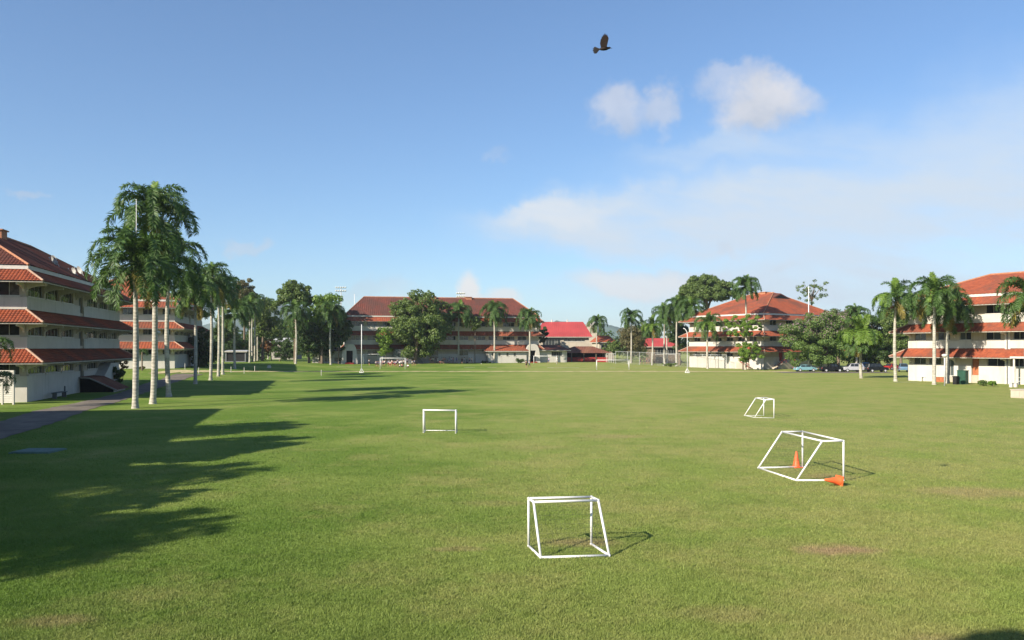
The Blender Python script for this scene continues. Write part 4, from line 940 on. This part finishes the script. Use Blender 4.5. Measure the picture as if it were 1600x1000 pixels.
# ------------------------------------------------------------------ things near the left building
p = gp(60, 705.5); mb = MB(); mb.box(-.95, .95, -.8, .8, 0, .05); mb.box(-.88, .88, -.73, .73, .05, .08)
tag(mb.build('ground_cover', M['lid'], loc=(p.x, p.y, 0)), 'pale green flat hatch cover lying in the shaded lawn at the left', 'hatch cover')
def A_pt(s, t, z): v = Vector(PA) + nA * t + eA * s; return Vector((v.x, v.y, z))
rzA = math.atan2(nA.y, nA.x) - math.pi / 2
t = thing('cellar_entrance', 'low cellar entrance with sloping dark tile roof beside the nearest left building', 'entrance', A_pt(.05, 16.4, 0), rzA)
mb = MB(); mb.add([(0, 0, 0), (3.6, 0, 0), (3.6, 0, .35), (1.2, 0, 1.5), (0, 0, 1.6), (0, 5.5, 0), (3.6, 5.5, 0), (3.6, 5.5, .35), (1.2, 5.5, 1.5), (0, 5.5, 1.6)], [(5, 9, 8, 7, 6), (1, 6, 7, 2), (0, 4, 9, 5)]); mb.build('wall', M['white'], t)
mb = MB(); mb.quad((0.05, .25, 0), (3.5, .25, 0), (3.5, .25, .3), (1.2, .25, 1.45)); mb.quad((.05, .25, 0), (1.2, .25, 1.45), (.05, .25, 1.55), (.04, .25, .5)); mb.build('opening', M['dark'], t)
mb = MB(); tiles(mb, (4.0, -.3, .22), (0, 1, 0), (-2.8, 0, 1.38), 6.1, 3.12, 0, 6.1, pitch=.3); tiles(mb, (1.2, -.3, 1.6), (0, 1, 0), (-1.2, 0, .1), 6.1, 1.2, 0, 6.1, pitch=.3); tag(mb.build('roof', M['brownroof'], t), kind='stuff')
mb = MB(); mb.tube([(4.0, -.3, .2), (1.2, -.3, 1.58), (0, -.3, 1.68)], .09, 6); mb.build('verge', M['concrete'], t)
mb = MB(); mb.add([(0, 0, 0), (0, 7, 0), (0, 7, 3.1), (0, 3, 3.1), (0, 0, 1.6), (1.2, 0, 0), (1.2, 7, 0), (1.2, 7, 3.1), (1.2, 3, 3.1), (1.2, 0, 1.6)], [(0, 1, 2, 3, 4), (9, 8, 7, 6, 5), (0, 4, 9, 5), (4, 3, 8, 9), (3, 2, 7, 8), (2, 1, 6, 7)])
o_ = mb.build('stair_parapet', M['white'], loc=A_pt(.05, 22.6, 0)); o_.rotation_euler = (0, 0, rzA); tag(o_, 'white sloping stair wall beside the cellar entrance', 'wall')
b = gp(66, 621); t = thing('bench', 'low dark bench against the shaded wall of the nearest left building', 'bench', A_pt(1.0, 4.5, 0), rzA)
mb = MB(); mb.box(-.25, .25, 0, 3.6, .52, .6); mb.build('seat', M['pipe'], t)
for y in (.3, 3.3): mb = MB(); mb.box(-.2, .2, y - .05, y + .05, 0, .52); mb.build('leg', M['pipe'], t)
mb = MB(); mb.box(-.06, .06, 3.45, 3.6, 0, 1.1); mb.build('post', M['pipe'], t)
# white gate wall at the left edge
b = on_z(22.5, 632, 0); t = thing('gate_wall', 'white wall with slatted gate at the left edge before the near building', 'fence', b, 0)
mb = MB(); mb.box(-2.6, 0, -.1, .1, 1.75, 3.0); mb.build('panel', M['white'], t)
for x in (-.08, -1.05, -2.5): mb = MB(); mb.box(x - .07, x + .07, -.08, .08, 0, 1.75); mb.build('post', M['white'], t)
for z in np.arange(.15, 1.7, .19): mb = MB(); mb.box(-2.42, -.16, -.03, .03, z, z + .11); mb.build('slat', M['trim'], t)
# satellite dishes on the dark roof
def roof_pt(px, py):
    best = None
    for a in np.arange(0, 34.8, .2):
        for s in np.arange(0, 8.2, .1):
            z = 12.55 + 4.7 / 8.33 * s; v = Vector(PA) + nA * a - eA * s; e = abs(800 + F * v.x / v.y - px) + abs(HZ - F * (z - EYE) / v.y - py)
            if best is None or e < best[0]: best = (e, Vector((v.x, v.y, z)))
    return best[1]
for (px, py, r, lb) in ((87, 417, .6, 'biggest and nearest of the three dishes on the dark left roof, bright white'), (116.5, 431, .42, 'small grey dish in the middle of the three on the dark left roof'), (126, 431, .52, 'farthest of the three dishes on the dark left roof, on a tripod')):
    b = roof_pt(px, py); t = thing('satellite_dish', lb, 'satellite dish', b, R(-35), 'satellite dishes on the left roof')
    d = MB(); vs = [(0, 0, 0)]
    for i in range(1, 4):
        for k in range(14): a = 6.283 * k / 14; q = i / 3 * r; vs.append((q * math.cos(a), .25 * q * q / r, q * math.sin(a)))
    fs = [(0, 1 + k, 1 + (k + 1) % 14) for k in range(14)] + [(1 + i * 14 + k, 1 + (i + 1) * 14 + k, 1 + (i + 1) * 14 + (k + 1) % 14, 1 + i * 14 + (k + 1) % 14) for i in range(2) for k in range(14)]
    d.add(vs, fs); o_ = d.build('reflector', M['chrome'], t, True, (0, 0, r + .2)); o_.rotation_euler = (R(-25), 0, R(180))
    s = MB(); s.tube([(0, .05, -.3), (0, .05, r + .2)], .05, 6); s.tube([(-.4, .3, -.2), (0, .05, r)], .03, 5); s.tube([(.4, .3, -.2), (0, .05, r)], .03, 5); s.build('mast', M['metal'], t)
    f = MB(); f.tube([(0, 0, r * .3), (0, -.7, r + .3)], .02, 5); f.ball((0, -.7, r + .35), .07); f.build('feed_arm', M['metal'], t)

# ------------------------------------------------------------------ things near the right building
def boxthing(name, label, cat, px, py, wpx, hpx, m, dep=.8, lidm=None, grp=None, off=0.):
    b = gp(px, py); k = b.y / F; w_, h_ = wpx * k, hpx * k; t = thing(name, label, cat, b, math.atan2(nE.y, nE.x) + math.pi, grp)
    mb = MB(); mb.box(-w_ / 2, w_ / 2, 0, dep, 0, h_); mb.build('body', M[m], t); l = MB(); l.box(-w_ / 2 - .05, w_ / 2 + .05, -.05, dep + .05, h_, h_ + .08); l.build('lid', M[lidm or m], t)
    d = MB()
    for i in range(2): d.box(-w_ / 2 + .06 + i * w_ / 2, i * w_ / 2 - .06, -.03, -.002, .1, h_ - .1)
    d.build('door', M[m], t); return t
boxthing('utility_cabinet', 'tall dark green utility cabinet against the right building', 'cabinet', 1502, 600.5, 13, 21, 'greenbox')
boxthing('bin', 'dark bin left of the green utility cabinet', 'bin', 1491.5, 600.6, 6, 12, 'black', .6)
boxthing('low_wall_block', 'cream boxy wall block at the bottom of the right picture edge', 'wall', 1594, 622, 28, 12, 'cream', 2.2)
boxthing('chest', 'low orange brown box between the two near right palms', 'box', 1469, 597, 13, 7, 'door_wood', .9)
for i, (px, lb) in enumerate(((1438, 'left air conditioning unit by the right building wall'), (1443.5, 'right one of two air conditioning units left of the whitish palm'), (1579, 'air conditioning unit by the right picture edge'), (1586, 'outermost air conditioning unit by the right picture edge'))):
    boxthing('air_conditioner', lb, 'air conditioner', px, 595.5 + (9.5 if px > 1500 else 0), 4.2, 6, 'trim', .35, 'metal', 'air conditioning units by the right building')
q = NW - nE * 15.6 - rE * .0; t = thing('entrance_canopy', 'flat white entrance canopy over the orange door at the right edge', 'canopy', (q.x, q.y, 0), math.atan2(-nE.y, -nE.x))
mb = MB(); mb.box(0, 9, -2.6, -.01, 3.55, 3.8); mb.build('slab', M['trim'], t)
for x in (.4, 5.6): mb = MB(); mb.box(x - .1, x + .1, -2.4, -2.2, 0, 3.55); mb.build('post', M['trim'], t)
mb = MB()
for z in (.5, 1.0): mb.tube([(.4, -2.3, z), (5.6, -2.3, z)], .04, 6)
mb.build('rail', M['metal'], t)
q = C0 + rE * 5.5; t = thing('entrance_steps', 'cream entrance steps with red handrail below the gablet building door', 'steps', (q.x, q.y, .05), math.atan2(rE.y, rE.x))
mb = MB()
for k in range(6): mb.box(-3 + k * .5, 3.2, -2, -.01, .25 * k, .25 * (k + 1))
mb.build('steps', M['cream'], t); mb = MB(); mb.tube([(-3, -2, .9), (0, -2, 2.4), (3.2, -2, 2.4)], .09, 6)
for x, z in ((-3, .9), (-1.5, 1.65), (0, 2.4), (1.6, 2.4), (3.2, 2.4)): mb.tube([(x, -2, z - .9), (x, -2, z)], .06, 6)
mb.build('handrail', M['redpaint'], t)
q = C0 + nE * 5 - rE * 1.2; t = thing('entrance_steps', 'red railed stairs at the left wall of the gablet building by the fence', 'steps', (q.x, q.y, .05), math.atan2(nE.y, nE.x))
mb = MB()
for k in range(6): mb.box(-3 + k * .5, 1, 0, 1.1, .25 * k, .25 * (k + 1))
mb.build('steps', M['cream'], t); mb = MB(); mb.tube([(-3, 1.15, .9), (0, 1.15, 2.4), (1, 1.15, 2.4)], .09, 6); mb.tube([(-3, 1.15, .3), (0, 1.15, 1.8), (1, 1.15, 1.8)], .09, 6); mb.build('handrail', M['redpaint'], t)

# ------------------------------------------------------------------ fences
def wire_fence(pts, H, label, cat='fence', step=2.8, post='post', r=.05, mesh=True, rails=(1.,), grp=None, z=None):
    P = [gp(*q) for q in pts]; t = thing('wire_fence', label, cat, P[0], 0, grp); o = P[0]; mb = MB(); rl = MB(); ps = MB().tube([(0, 0, 0), (0, 0, H)], r, 6).mesh('post', M[post])
    for i in range(len(P) - 1):
        n_ = max(1, int((P[i + 1] - P[i]).length / step))
        for k in range(n_ + (i == len(P) - 2)): q = P[i].lerp(P[i + 1], k / n_); put('post', ps, t, (q.x - o.x, q.y - o.y, float(gz(q.x, q.y)) - o.z))
        for f in rails: rl.tube([P[i] - o + Vector((0, 0, H * f)), P[i + 1] - o + Vector((0, 0, H * f))], r * .7, 5)
        if mesh:
            L_ = (P[i + 1] - P[i]).length; m_ = int(L_ / .22); d = (P[i + 1] - P[i]) / m_
            for k in range(m_):
                a = P[i] + d * k - o
                mb.tube([a, a + d * min(8, m_ - k) + Vector((0, 0, H * min(8, m_ - k) / 8))], .007, 3, False) if k % 1 == 0 else 0
                mb.tube([a + Vector((0, 0, H)), a + d * min(8, m_ - k) + Vector((0, 0, H - H * min(8, m_ - k) / 8))], .007, 3, False)
    rl.build('rail', M[post], t)
    if mesh: tag(mb.build('mesh_panel', M['metal'], t), kind='stuff')
wire_fence([(962, 568.5), (1018, 570.8), (1075, 573.6), (1135, 576.2)], 3.3, 'tall grey framed wire fence behind the far right palms', post='metal')
wire_fence([(442, 562.8), (385, 563)], 2.2, 'white railing fence among the left trees', step=3, rails=(1., .5), mesh=False)
wire_fence([(930, 564), (962, 568)], 2.6, 'short wire fence between the pavilion and the tall fence', step=3, mesh=False, rails=(1.,))
SG = 'small stakes along the left end of the dirt line'
sm = MB().tube([(0, 0, 0), (0, 0, 1.05)], .045, 6).mesh('stake', M['trim'])
for px, py, lb in ((289, 577, 'white stake nearest the second left building'), (310.5, 583.5, 'white stake just right of the road end'), (361, 582, 'white stake between the left palms and the lawn'), (381.5, 583.5, 'white stake under the bunch of four palms'), (398, 580.5, 'white stake on the dirt line right of the bunch of four palms'), (502, 587, 'pale stake on the lawn left of the tall post')):
    p = gp(px, py); o_ = put('stake', sm, None, p); tag(o_, lb, 'stake', SG)
mb = MB(); mb.box(-.35, .35, -.2, .2, 0, .45); mb.box(-.25, .25, -.15, .15, .45, .6); p = gp(420.5, 575.2); tag(mb.build('marker_block', M['trim'], loc=p), 'small white block on the lawn left of the far palms', 'marker')
for (px, py, lb) in ((752, 569, 'ball'), ):
    p = gp(px, py); mb = MB(); mb.ball((0, 0, .12), .12, 12, 8); tag(mb.build('ball', M['trim'], loc=p, smooth=True), 'white ball on the grass before the far palms', 'ball')

# ------------------------------------------------------------------ parked cars
CARS = {}
def car_paint(name, c): 
    return mat(name, lambda n: princ(n, n.mix(n.ss(n.noise(pos(n), .8, 4), .4, .7), rgba(c), rgba([q * .8 for q in c])), .25, spec=.5, metal=.3))
def make_car(label, px, py, kind, colr, rz, L_=4.5):
    b = gp(px, py); t = thing('parked_car', label, 'car', b, rz, 'cars parked by the mauve tree'); k = L_ / 4.5
    if kind == 'sedan': low = [(-2.2, .35), (-2.22, .62), (-2.05, .88), (-1.3, .97), (1.0, .98), (1.75, .86), (2.15, .68), (2.22, .4)]; cab = [(-1.55, .94), (-.95, 1.38), (-.2, 1.45), (.45, 1.4), (1.25, .95)]
    else: low = [(-2.2, .4), (-2.25, .8), (-2.2, 1.08), (1.1, 1.08), (2.0, .98), (2.22, .75), (2.22, .42)]; cab = [(-2.12, 1.06), (-1.95, 1.68), (-.5, 1.76), (.55, 1.7), (1.15, 1.06)]
    if kind == 'pickup': cab = [(-.55, 1.06), (-.35, 1.68), (.2, 1.74), (.7, 1.68), (1.3, 1.06)]
    def prism(pr, hw, tw, nm, m, sm=False):
        mb = MB(); n_ = len(pr); zs = [z for _, z in pr]; z0, z1 = min(zs), max(zs)
        wv = lambda z: hw - (hw - tw) * (z - z0) / (z1 - z0)
        cuts = (-1, -.86, .86, 1); vs = []
        for c_ in cuts:
            sh = .94 if abs(c_) == 1 else 1
            for x, z in pr: vs.append((x * k * (sh if abs(c_) == 1 else 1), c_ * wv(z), z if abs(c_) < 1 else z0 + (z - z0) * .95))
        fs = [tuple(range(n_))[::-1], tuple(range(3 * n_, 4 * n_))]
        for j in range(3):
            for i in range(n_): a = j * n_ + i; b_ = j * n_ + (i + 1) % n_; fs.append((a, b_, b_ + n_, a + n_))
        mb.add(vs, fs); return mb.build(nm, m, t)
    pm = CARS.setdefault(colr, car_paint('car paint %d' % len(CARS), colr))
    prism(low, .88, .86, 'body', pm); prism(cab, .8, .62, 'cabin', pm)
    zc = [z for _, z in cab]; z0, z1 = min(zc) + .08, max(zc) - .1; xl, xr = cab[0][0] + .28, cab[-1][0] - .35
    nwin = 3 if kind == 'suv' else 2
    for s in (-1, 1):
        for i in range(nwin):
            a = xl + (xr - xl) * i / nwin + .05; c_ = xl + (xr - xl) * (i + 1) / nwin - .03
            y0 = .8 * s + .03 * s; y1 = .64 * s + .04 * s; sl = .22
            mb = MB(); mb.add([(a * k, y0, z0), (c_ * k, y0, z0), ((c_ - (sl if i == nwin - 1 else 0)) * k, y1, z1), ((a + (sl * .8 if i == 0 else 0)) * k, y1, z1)], [(0, 1, 2, 3)]); mb.build('side_window', M['pane'], t)
    for (xa, za), (xb, zb), nm in ((cab[-1], cab[-2], 'windscreen'), (cab[0], cab[1], 'rear_window')):
        s = .03 if nm == 'windscreen' else -.03; mb = MB(); mb.add([(xa * k + s, -.7, za + .05), (xa * k + s, .7, za + .05), (xb * k + s, .56, zb), (xb * k + s, -.56, zb)], [(0, 1, 2, 3)]); mb.build(nm, M['pane'], t)
    for x in (-1.35, 1.38):
        for s in (-1, 1):
            mb = MB(); mb.tube([(x * k, s * .7, .33), (x * k, s * .9, .33)], .33, 16); wh = mb.build('wheel', M['black'], t, True); r_ = MB(); r_.tube([(x * k, s * .88, .33), (x * k, s * .915, .33)], .2, 12); r_.build('rim', M['metal'], wh)
    for s in (-1, 1):
        mb = MB(); mb.box(2.12 * k, 2.2 * k, s * .62 - .18, s * .62 + .18, .6, .76); mb.build('headlight', M['chrome'], t); mb = MB(); mb.box(-2.24 * k, -2.16 * k, s * .7 - .12, s * .7 + .12, .68, .9); mb.build('tail_light', M['redpaint'], t)
make_car('light blue sedan parked left of the other cars under the mauve tree', 1258, 580.5, 'sedan', (.22, .42, .48), 0.05, 4.6)
make_car('black pickup parked between the light blue sedan and the silver wagon', 1299, 581, 'pickup', (.012, .012, .014), 0.02, 4.6)
make_car('silver estate car right of the black pickup', 1332, 581, 'suv', (.5, .5, .52), math.pi, 4.4)
make_car('blue car mostly hidden behind the short yellow green palm', 1352, 579, 'suv', (.08, .2, .42), 0.3, 4.2)
make_car('black van right of the short yellow green palm', 1370, 581.5, 'suv', (.01, .011, .012), 0.03, 4.4)
make_car('red car far back between black van and slender palm', 1394, 578, 'sedan', (.4, .03, .025), 0.5, 4.2)
make_car('steel blue car closest to the slender pale trunked palm', 1411, 581, 'suv', (.16, .27, .4), 1.2, 4.2)
wv = gp(1262, 582.5); mb = MB(); mb.box(-.1, 22, -.2, 8, 0, .006)
tag(mb.build('parking_lot', M['road'], loc=(wv.x - 5, wv.y - 1.2, .02)), kind='structure')

# ------------------------------------------------------------------ people
def skin_mesh(name, pts, edges, rad, m, sub=1):
    me = bpy.data.meshes.new('tmp'); me.from_pydata(pts, edges, []); o = bpy.data.objects.new('tmp', me); C.objects.link(o)
    o.modifiers.new('s', 'SKIN'); sv = me.skin_vertices[0].data
    for i, r in enumerate(rad): sv[i].radius = (r, r) if not hasattr(r, '__len__') else r; sv[i].use_root = (i == 0)
    md = o.modifiers.new('u', 'SUBSURF'); md.levels = sub
    dg = bpy.context.evaluated_depsgraph_get(); ev = o.evaluated_get(dg); nm = bpy.data.meshes.new_from_object(ev); nm.name = name
    bpy.data.objects.remove(o); nm.materials.clear(); nm.materials.append(m)
    nm.polygons.foreach_set('use_smooth', [True] * len(nm.polygons)); return nm
def pose(kind):
    if kind == 'stand': L = [(0, 0, .92), (0, 0, 1.12), (0, 0, 1.36), (0, 0, 1.46), (0, -.01, 1.6), (.2, 0, 1.36), (.24, .02, 1.08), (.26, -.05, .84), (-.2, 0, 1.36), (-.25, .02, 1.08), (-.22, -.12, .86), (.1, 0, .86), (.11, 0, .48), (.12, 0, .08), (.12, -.14, .04), (-.1, 0, .86), (-.11, 0, .48), (-.12, 0, .08), (-.12, -.14, .04)]
    elif kind == 'walk': L = [(0, 0, .92), (0, 0, 1.12), (0, 0, 1.36), (0, 0, 1.46), (0, -.02, 1.6), (.2, 0, 1.36), (.24, .14, 1.1), (.24, .06, .88), (-.2, 0, 1.36), (-.24, -.12, 1.1), (-.22, -.3, .98), (.1, 0, .86), (.11, -.22, .5), (.12, -.3, .08), (.12, -.44, .06), (-.1, 0, .86), (-.11, .08, .48), (-.12, .34, .14), (-.12, .24, .04)]
    else: L = [(0, 0, .12), (0, .03, .34), (0, 0, .58), (0, -.02, .68), (0, -.04, .82), (.2, 0, .57), (.25, -.12, .34), (.16, -.34, .3), (-.2, 0, .57), (-.25, -.12, .34), (-.16, -.34, .3), (.1, -.05, .12), (.18, -.4, .42), (.14, -.62, .08), (.14, -.74, .05), (-.1, -.05, .12), (-.18, -.4, .42), (-.14, -.62, .08), (-.14, -.74, .05)]
    E = [(0, 1), (1, 2), (2, 3), (3, 4), (2, 5), (5, 6), (6, 7), (2, 8), (8, 9), (9, 10), (0, 11), (11, 12), (12, 13), (13, 14), (0, 15), (15, 16), (16, 17), (17, 18)]
    Rr = [.12, .12, .13, .055, .105, .06, .042, .035, .06, .042, .035, .085, .06, .04, .035, .085, .06, .04, .035]
    body = skin_mesh('body', L, E, Rr, M['skin'])
    shirt = skin_mesh('shirt', [L[1], L[2], L[5], L[6], L[8], L[9], L[0]], [(0, 1), (1, 2), (2, 3), (1, 4), (4, 5), (0, 6)], [.145, .155, .08, .065, .08, .065, .14], None)
    k1 = tuple(np.array(L[11]) * .25 + np.array(L[12]) * .75); k2 = tuple(np.array(L[15]) * .25 + np.array(L[16]) * .75)
    shorts = skin_mesh('shorts', [L[0], L[11], k1, L[15], k2], [(0, 1), (1, 2), (0, 3), (3, 4)], [.145, .11, .09, .11, .09], None)
    h = MB(); c_ = L[4]; h.ball((c_[0], c_[1] + .025, c_[2] + .035), (.115, .115, .11), 10, 7); hair = h.mesh('hair', M['hair'], True)
    f = MB(); f.ball((c_[0], c_[1] - .125, c_[2] - .03), (.018, .03, .025), 6, 5); nose = f.mesh('nose', M['skin'], True)
    return body, shirt, shorts, hair, nose
POSES = {k: pose(k) for k in ('stand', 'walk', 'sit')}
CLO = {k: simple(k + ' cloth', c, .9) for k, c in dict(white=(.75, .74, .74), lilac=(.42, .4, .6), blue=(.06, .09, .3), black=(.015, .015, .018), pink=(.7, .3, .28), red=(.42, .04, .04), navy=(.02, .025, .07), grey=(.25, .25, .26)).items()}
def person(px, py, ps, sh, so, label, group, s=.95, rz=None, seed=0):
    rr = random.Random(seed + int(px * 7)); p = gp(px, py); t = thing('person', label, 'person', p, rr.uniform(0, 6.28) if rz is None else rz, group)
    body, shirt, shorts, hair, nose = POSES[ps]; put('body', body, t); put('hair', hair, t); put('nose', nose, t)
    for me, c_ in ((shirt, sh), (shorts, so)):
        o = put(me.name.split('.')[0], me, t)
        if not me.materials: me.materials.append(CLO[c_])
        o.material_slots[0].link = 'OBJECT'; o.material_slots[0].material = CLO[c_]
    t.scale = (s,) * 3; return t
KG = 'children gathered around the full size goal'; WG = 'people by the shaded wall of the far building'
rr = random.Random(3)
person(577, 571, 'stand', 'white', 'black', 'child in white standing alone inside the far left goal', KG)
crowd = [587.5, 589.5, 592, 596, 598.5, 600.5, 607, 609.5, 612, 614, 616.5, 618.5, 620, 622, 624.5, 627, 630.5]
ORD = ['first', 'second', 'third', 'fourth', 'fifth', 'sixth', 'seventh', 'eighth', 'ninth', 'tenth', 'eleventh', 'twelfth', 'thirteenth', 'fourteenth', 'fifteenth', 'sixteenth', 'seventeenth']
for i, px in enumerate(crowd):
    sh = rr.choice(['white', 'white', 'lilac', 'white', 'blue', 'pink']); so = rr.choice(['black', 'navy', 'navy', 'red'])
    ps = rr.choice(['stand', 'walk']); person(px, rr.uniform(570.5, 573.5), ps, sh, so, '%s child from the left in the goal crowd, %s shirt and %s shorts' % (ORD[i], sh, so), KG, rr.uniform(.82, .95), seed=i)
for i, (px, py, sh) in enumerate(((625, 573.8, 'white'), (628.5, 573.6, 'pink'), (637.5, 574.2, 'white'))):
    person(px, py, 'sit', sh, 'black', 'child in %s shirt %s' % (sh, ['sitting on the grass behind the goal net', 'sitting right of another seated child in the goal', 'sitting on the grass just outside the right goalpost'][i]), KG, .95)
person(636.5, 569.5, 'stand', 'lilac', 'black', 'child in lilac standing just right of the full size goal', KG)
person(644, 572.5, 'stand', 'white', 'black', 'child in white shirt and black shorts walking right of the crowd', KG)
person(647.8, 572, 'walk', 'lilac', 'black', 'outermost right child of the goal crowd in a lilac shirt', KG)
person(651.5, 567.6, 'stand', 'red', 'red', 'person in dark red near the trunk of the mango tree', WG)
person(654.5, 567.6, 'stand', 'red', 'grey', 'person in red and grey beside the mango tree trunk', WG)
wall_px = [672.5, 675, 677.5, 681.5, 684, 687, 690.5, 693.5, 696.5, 699, 702, 705.5, 708, 713.5, 722, 725.5, 729, 733.5, 737]
ORD += ['eighteenth', 'nineteenth']
for i, px in enumerate(wall_px):
    sh = rr.choice(['white', 'white', 'blue', 'white', 'pink', 'grey', 'navy']); so = rr.choice(['navy', 'black', 'grey', 'white'])
    person(px, rr.uniform(567.4, 568.4), rr.choice(['stand', 'stand', 'sit', 'walk']), sh, so, '%s person from the left along the shaded far wall, %s shirt and %s trousers' % (ORD[i], sh, so), WG, rr.uniform(.9, 1.02), seed=i)
person(822.5, 574.8, 'stand', 'black', 'black', 'person in black standing on the grass before the right porch', 'pair of people before the right porch', 1.02, 0.4)
person(827, 574.6, 'walk', 'lilac', 'grey', 'person in pale lilac top walking beside the one in black', 'pair of people before the right porch', 1.02, 1.4)
person(857.5, 567.8, 'walk', 'lilac', 'blue', 'child in lilac shirt inside the goal beside the right porch', KG)
person(870.5, 567.5, 'stand', 'white', 'white', 'person all in white at the right post of the far right goal', KG, 1.0)
for i, px in enumerate((1001, 1006, 1010.5, 1014)):
    person(px, 568.5, 'stand', ['navy', 'navy', 'black', 'blue'][i], 'navy', ['leftmost', 'second', 'third', 'rightmost'][i] + ' of four people in dark clothes behind the wire fence', 'people behind the wire fence', 1.0)
person(774.5, 566.9, 'stand', 'white', 'navy', 'person in white by the wall beside the palm trunk at the bright half', WG)

# ------------------------------------------------------------------ bird
b = at(943, 76, 20); t = thing('bird', 'dark bird flying with raised wing and fanned tail high over the field', 'bird', b, 0)
mb = MB(); mb.tube([(-.11, 0, -.015), (-.06, 0, -.01), (0, 0, 0), (.07, 0, .005), (.115, 0, .012), (.15, 0, .02), (.175, 0, .018)], [.012, .035, .05, .045, .028, .026, .01], 10); bm_brown = simple('brown feathers', (.018, .010, .008), .8, .4, 30)
mb.build('body', bm_brown, t, True)
mb = MB(); mb.tube([(.165, 0, .018), (.215, 0, .008)], [.011, .002], 6); mb.build('beak', M['black'], t)
def feathers(root, dirs, lens, w_, nm, m, thick=.004):
    for (o_, d, l) in zip(root, dirs, lens):
        d = Vector(d).normalized(); o_ = Vector(o_); s = d.cross(Vector((0, 1, 0))).normalized() * w_; n_ = d.cross(s).normalized() * thick
        f = MB(); f.add([o_ - s * .5, o_ + s * .5, o_ + d * l * .75 + s, o_ + d * l + s * .1, o_ + d * l * .8 - s, o_ - s * .5 + n_, o_ + s * .5 + n_, o_ + d * l * .75 + s + n_, o_ + d * l + s * .1 + n_, o_ + d * l * .8 - s + n_], [(0, 1, 2, 3, 4), (9, 8, 7, 6, 5), (0, 5, 6, 1), (1, 6, 7, 2), (2, 7, 8, 3), (3, 8, 9, 4), (4, 9, 5, 0)]); f.build(nm, m, t)
bl = simple('black feathers', (.008, .006, .006), .6)
feathers([(-.1, .002 * i, -.01) for i in range(6)], [(-1, .1, .35 - i * .28) for i in range(6)], [.15, .17, .175, .175, .17, .15], .022, 'tail_feather', bl)
feathers([(-.045 + .018 * i, -.035 - .003 * i, .02) for i in range(7)], [(-.12 + .045 * i, -.22, 1) for i in range(7)], [.2, .26, .30, .325, .32, .30, .25], .022, 'wing_feather', bm_brown)
feathers([(-.045 + .018 * i, .035 + .003 * i, .02) for i in range(7)], [(-.10 + .045 * i, .25, 1) for i in range(7)], [.19, .25, .29, .315, .31, .29, .24], .022, 'wing_feather', bm_brown)

# ------------------------------------------------------------------ air
mb = MB(); mb.box(-3620, 3620, -2600, 4300, -3, 160)
hz = mb.build('haze', None); m_ = bpy.data.materials.new('thin haze'); m_.use_nodes = True; t_ = m_.node_tree; t_.nodes.clear()
v_ = t_.nodes.new('ShaderNodeVolumePrincipled'); v_.inputs['Color'].default_value = (.82, .91, 1, 1); v_.inputs['Density'].default_value = .00013; v_.inputs['Anisotropy'].default_value = .2
o_ = t_.nodes.new('ShaderNodeOutputMaterial'); t_.links.new(v_.outputs[0], o_.inputs['Volume']); hz.data.materials.append(m_)
tag(hz, 'thin tropical haze over the whole field', 'haze', kind='stuff')
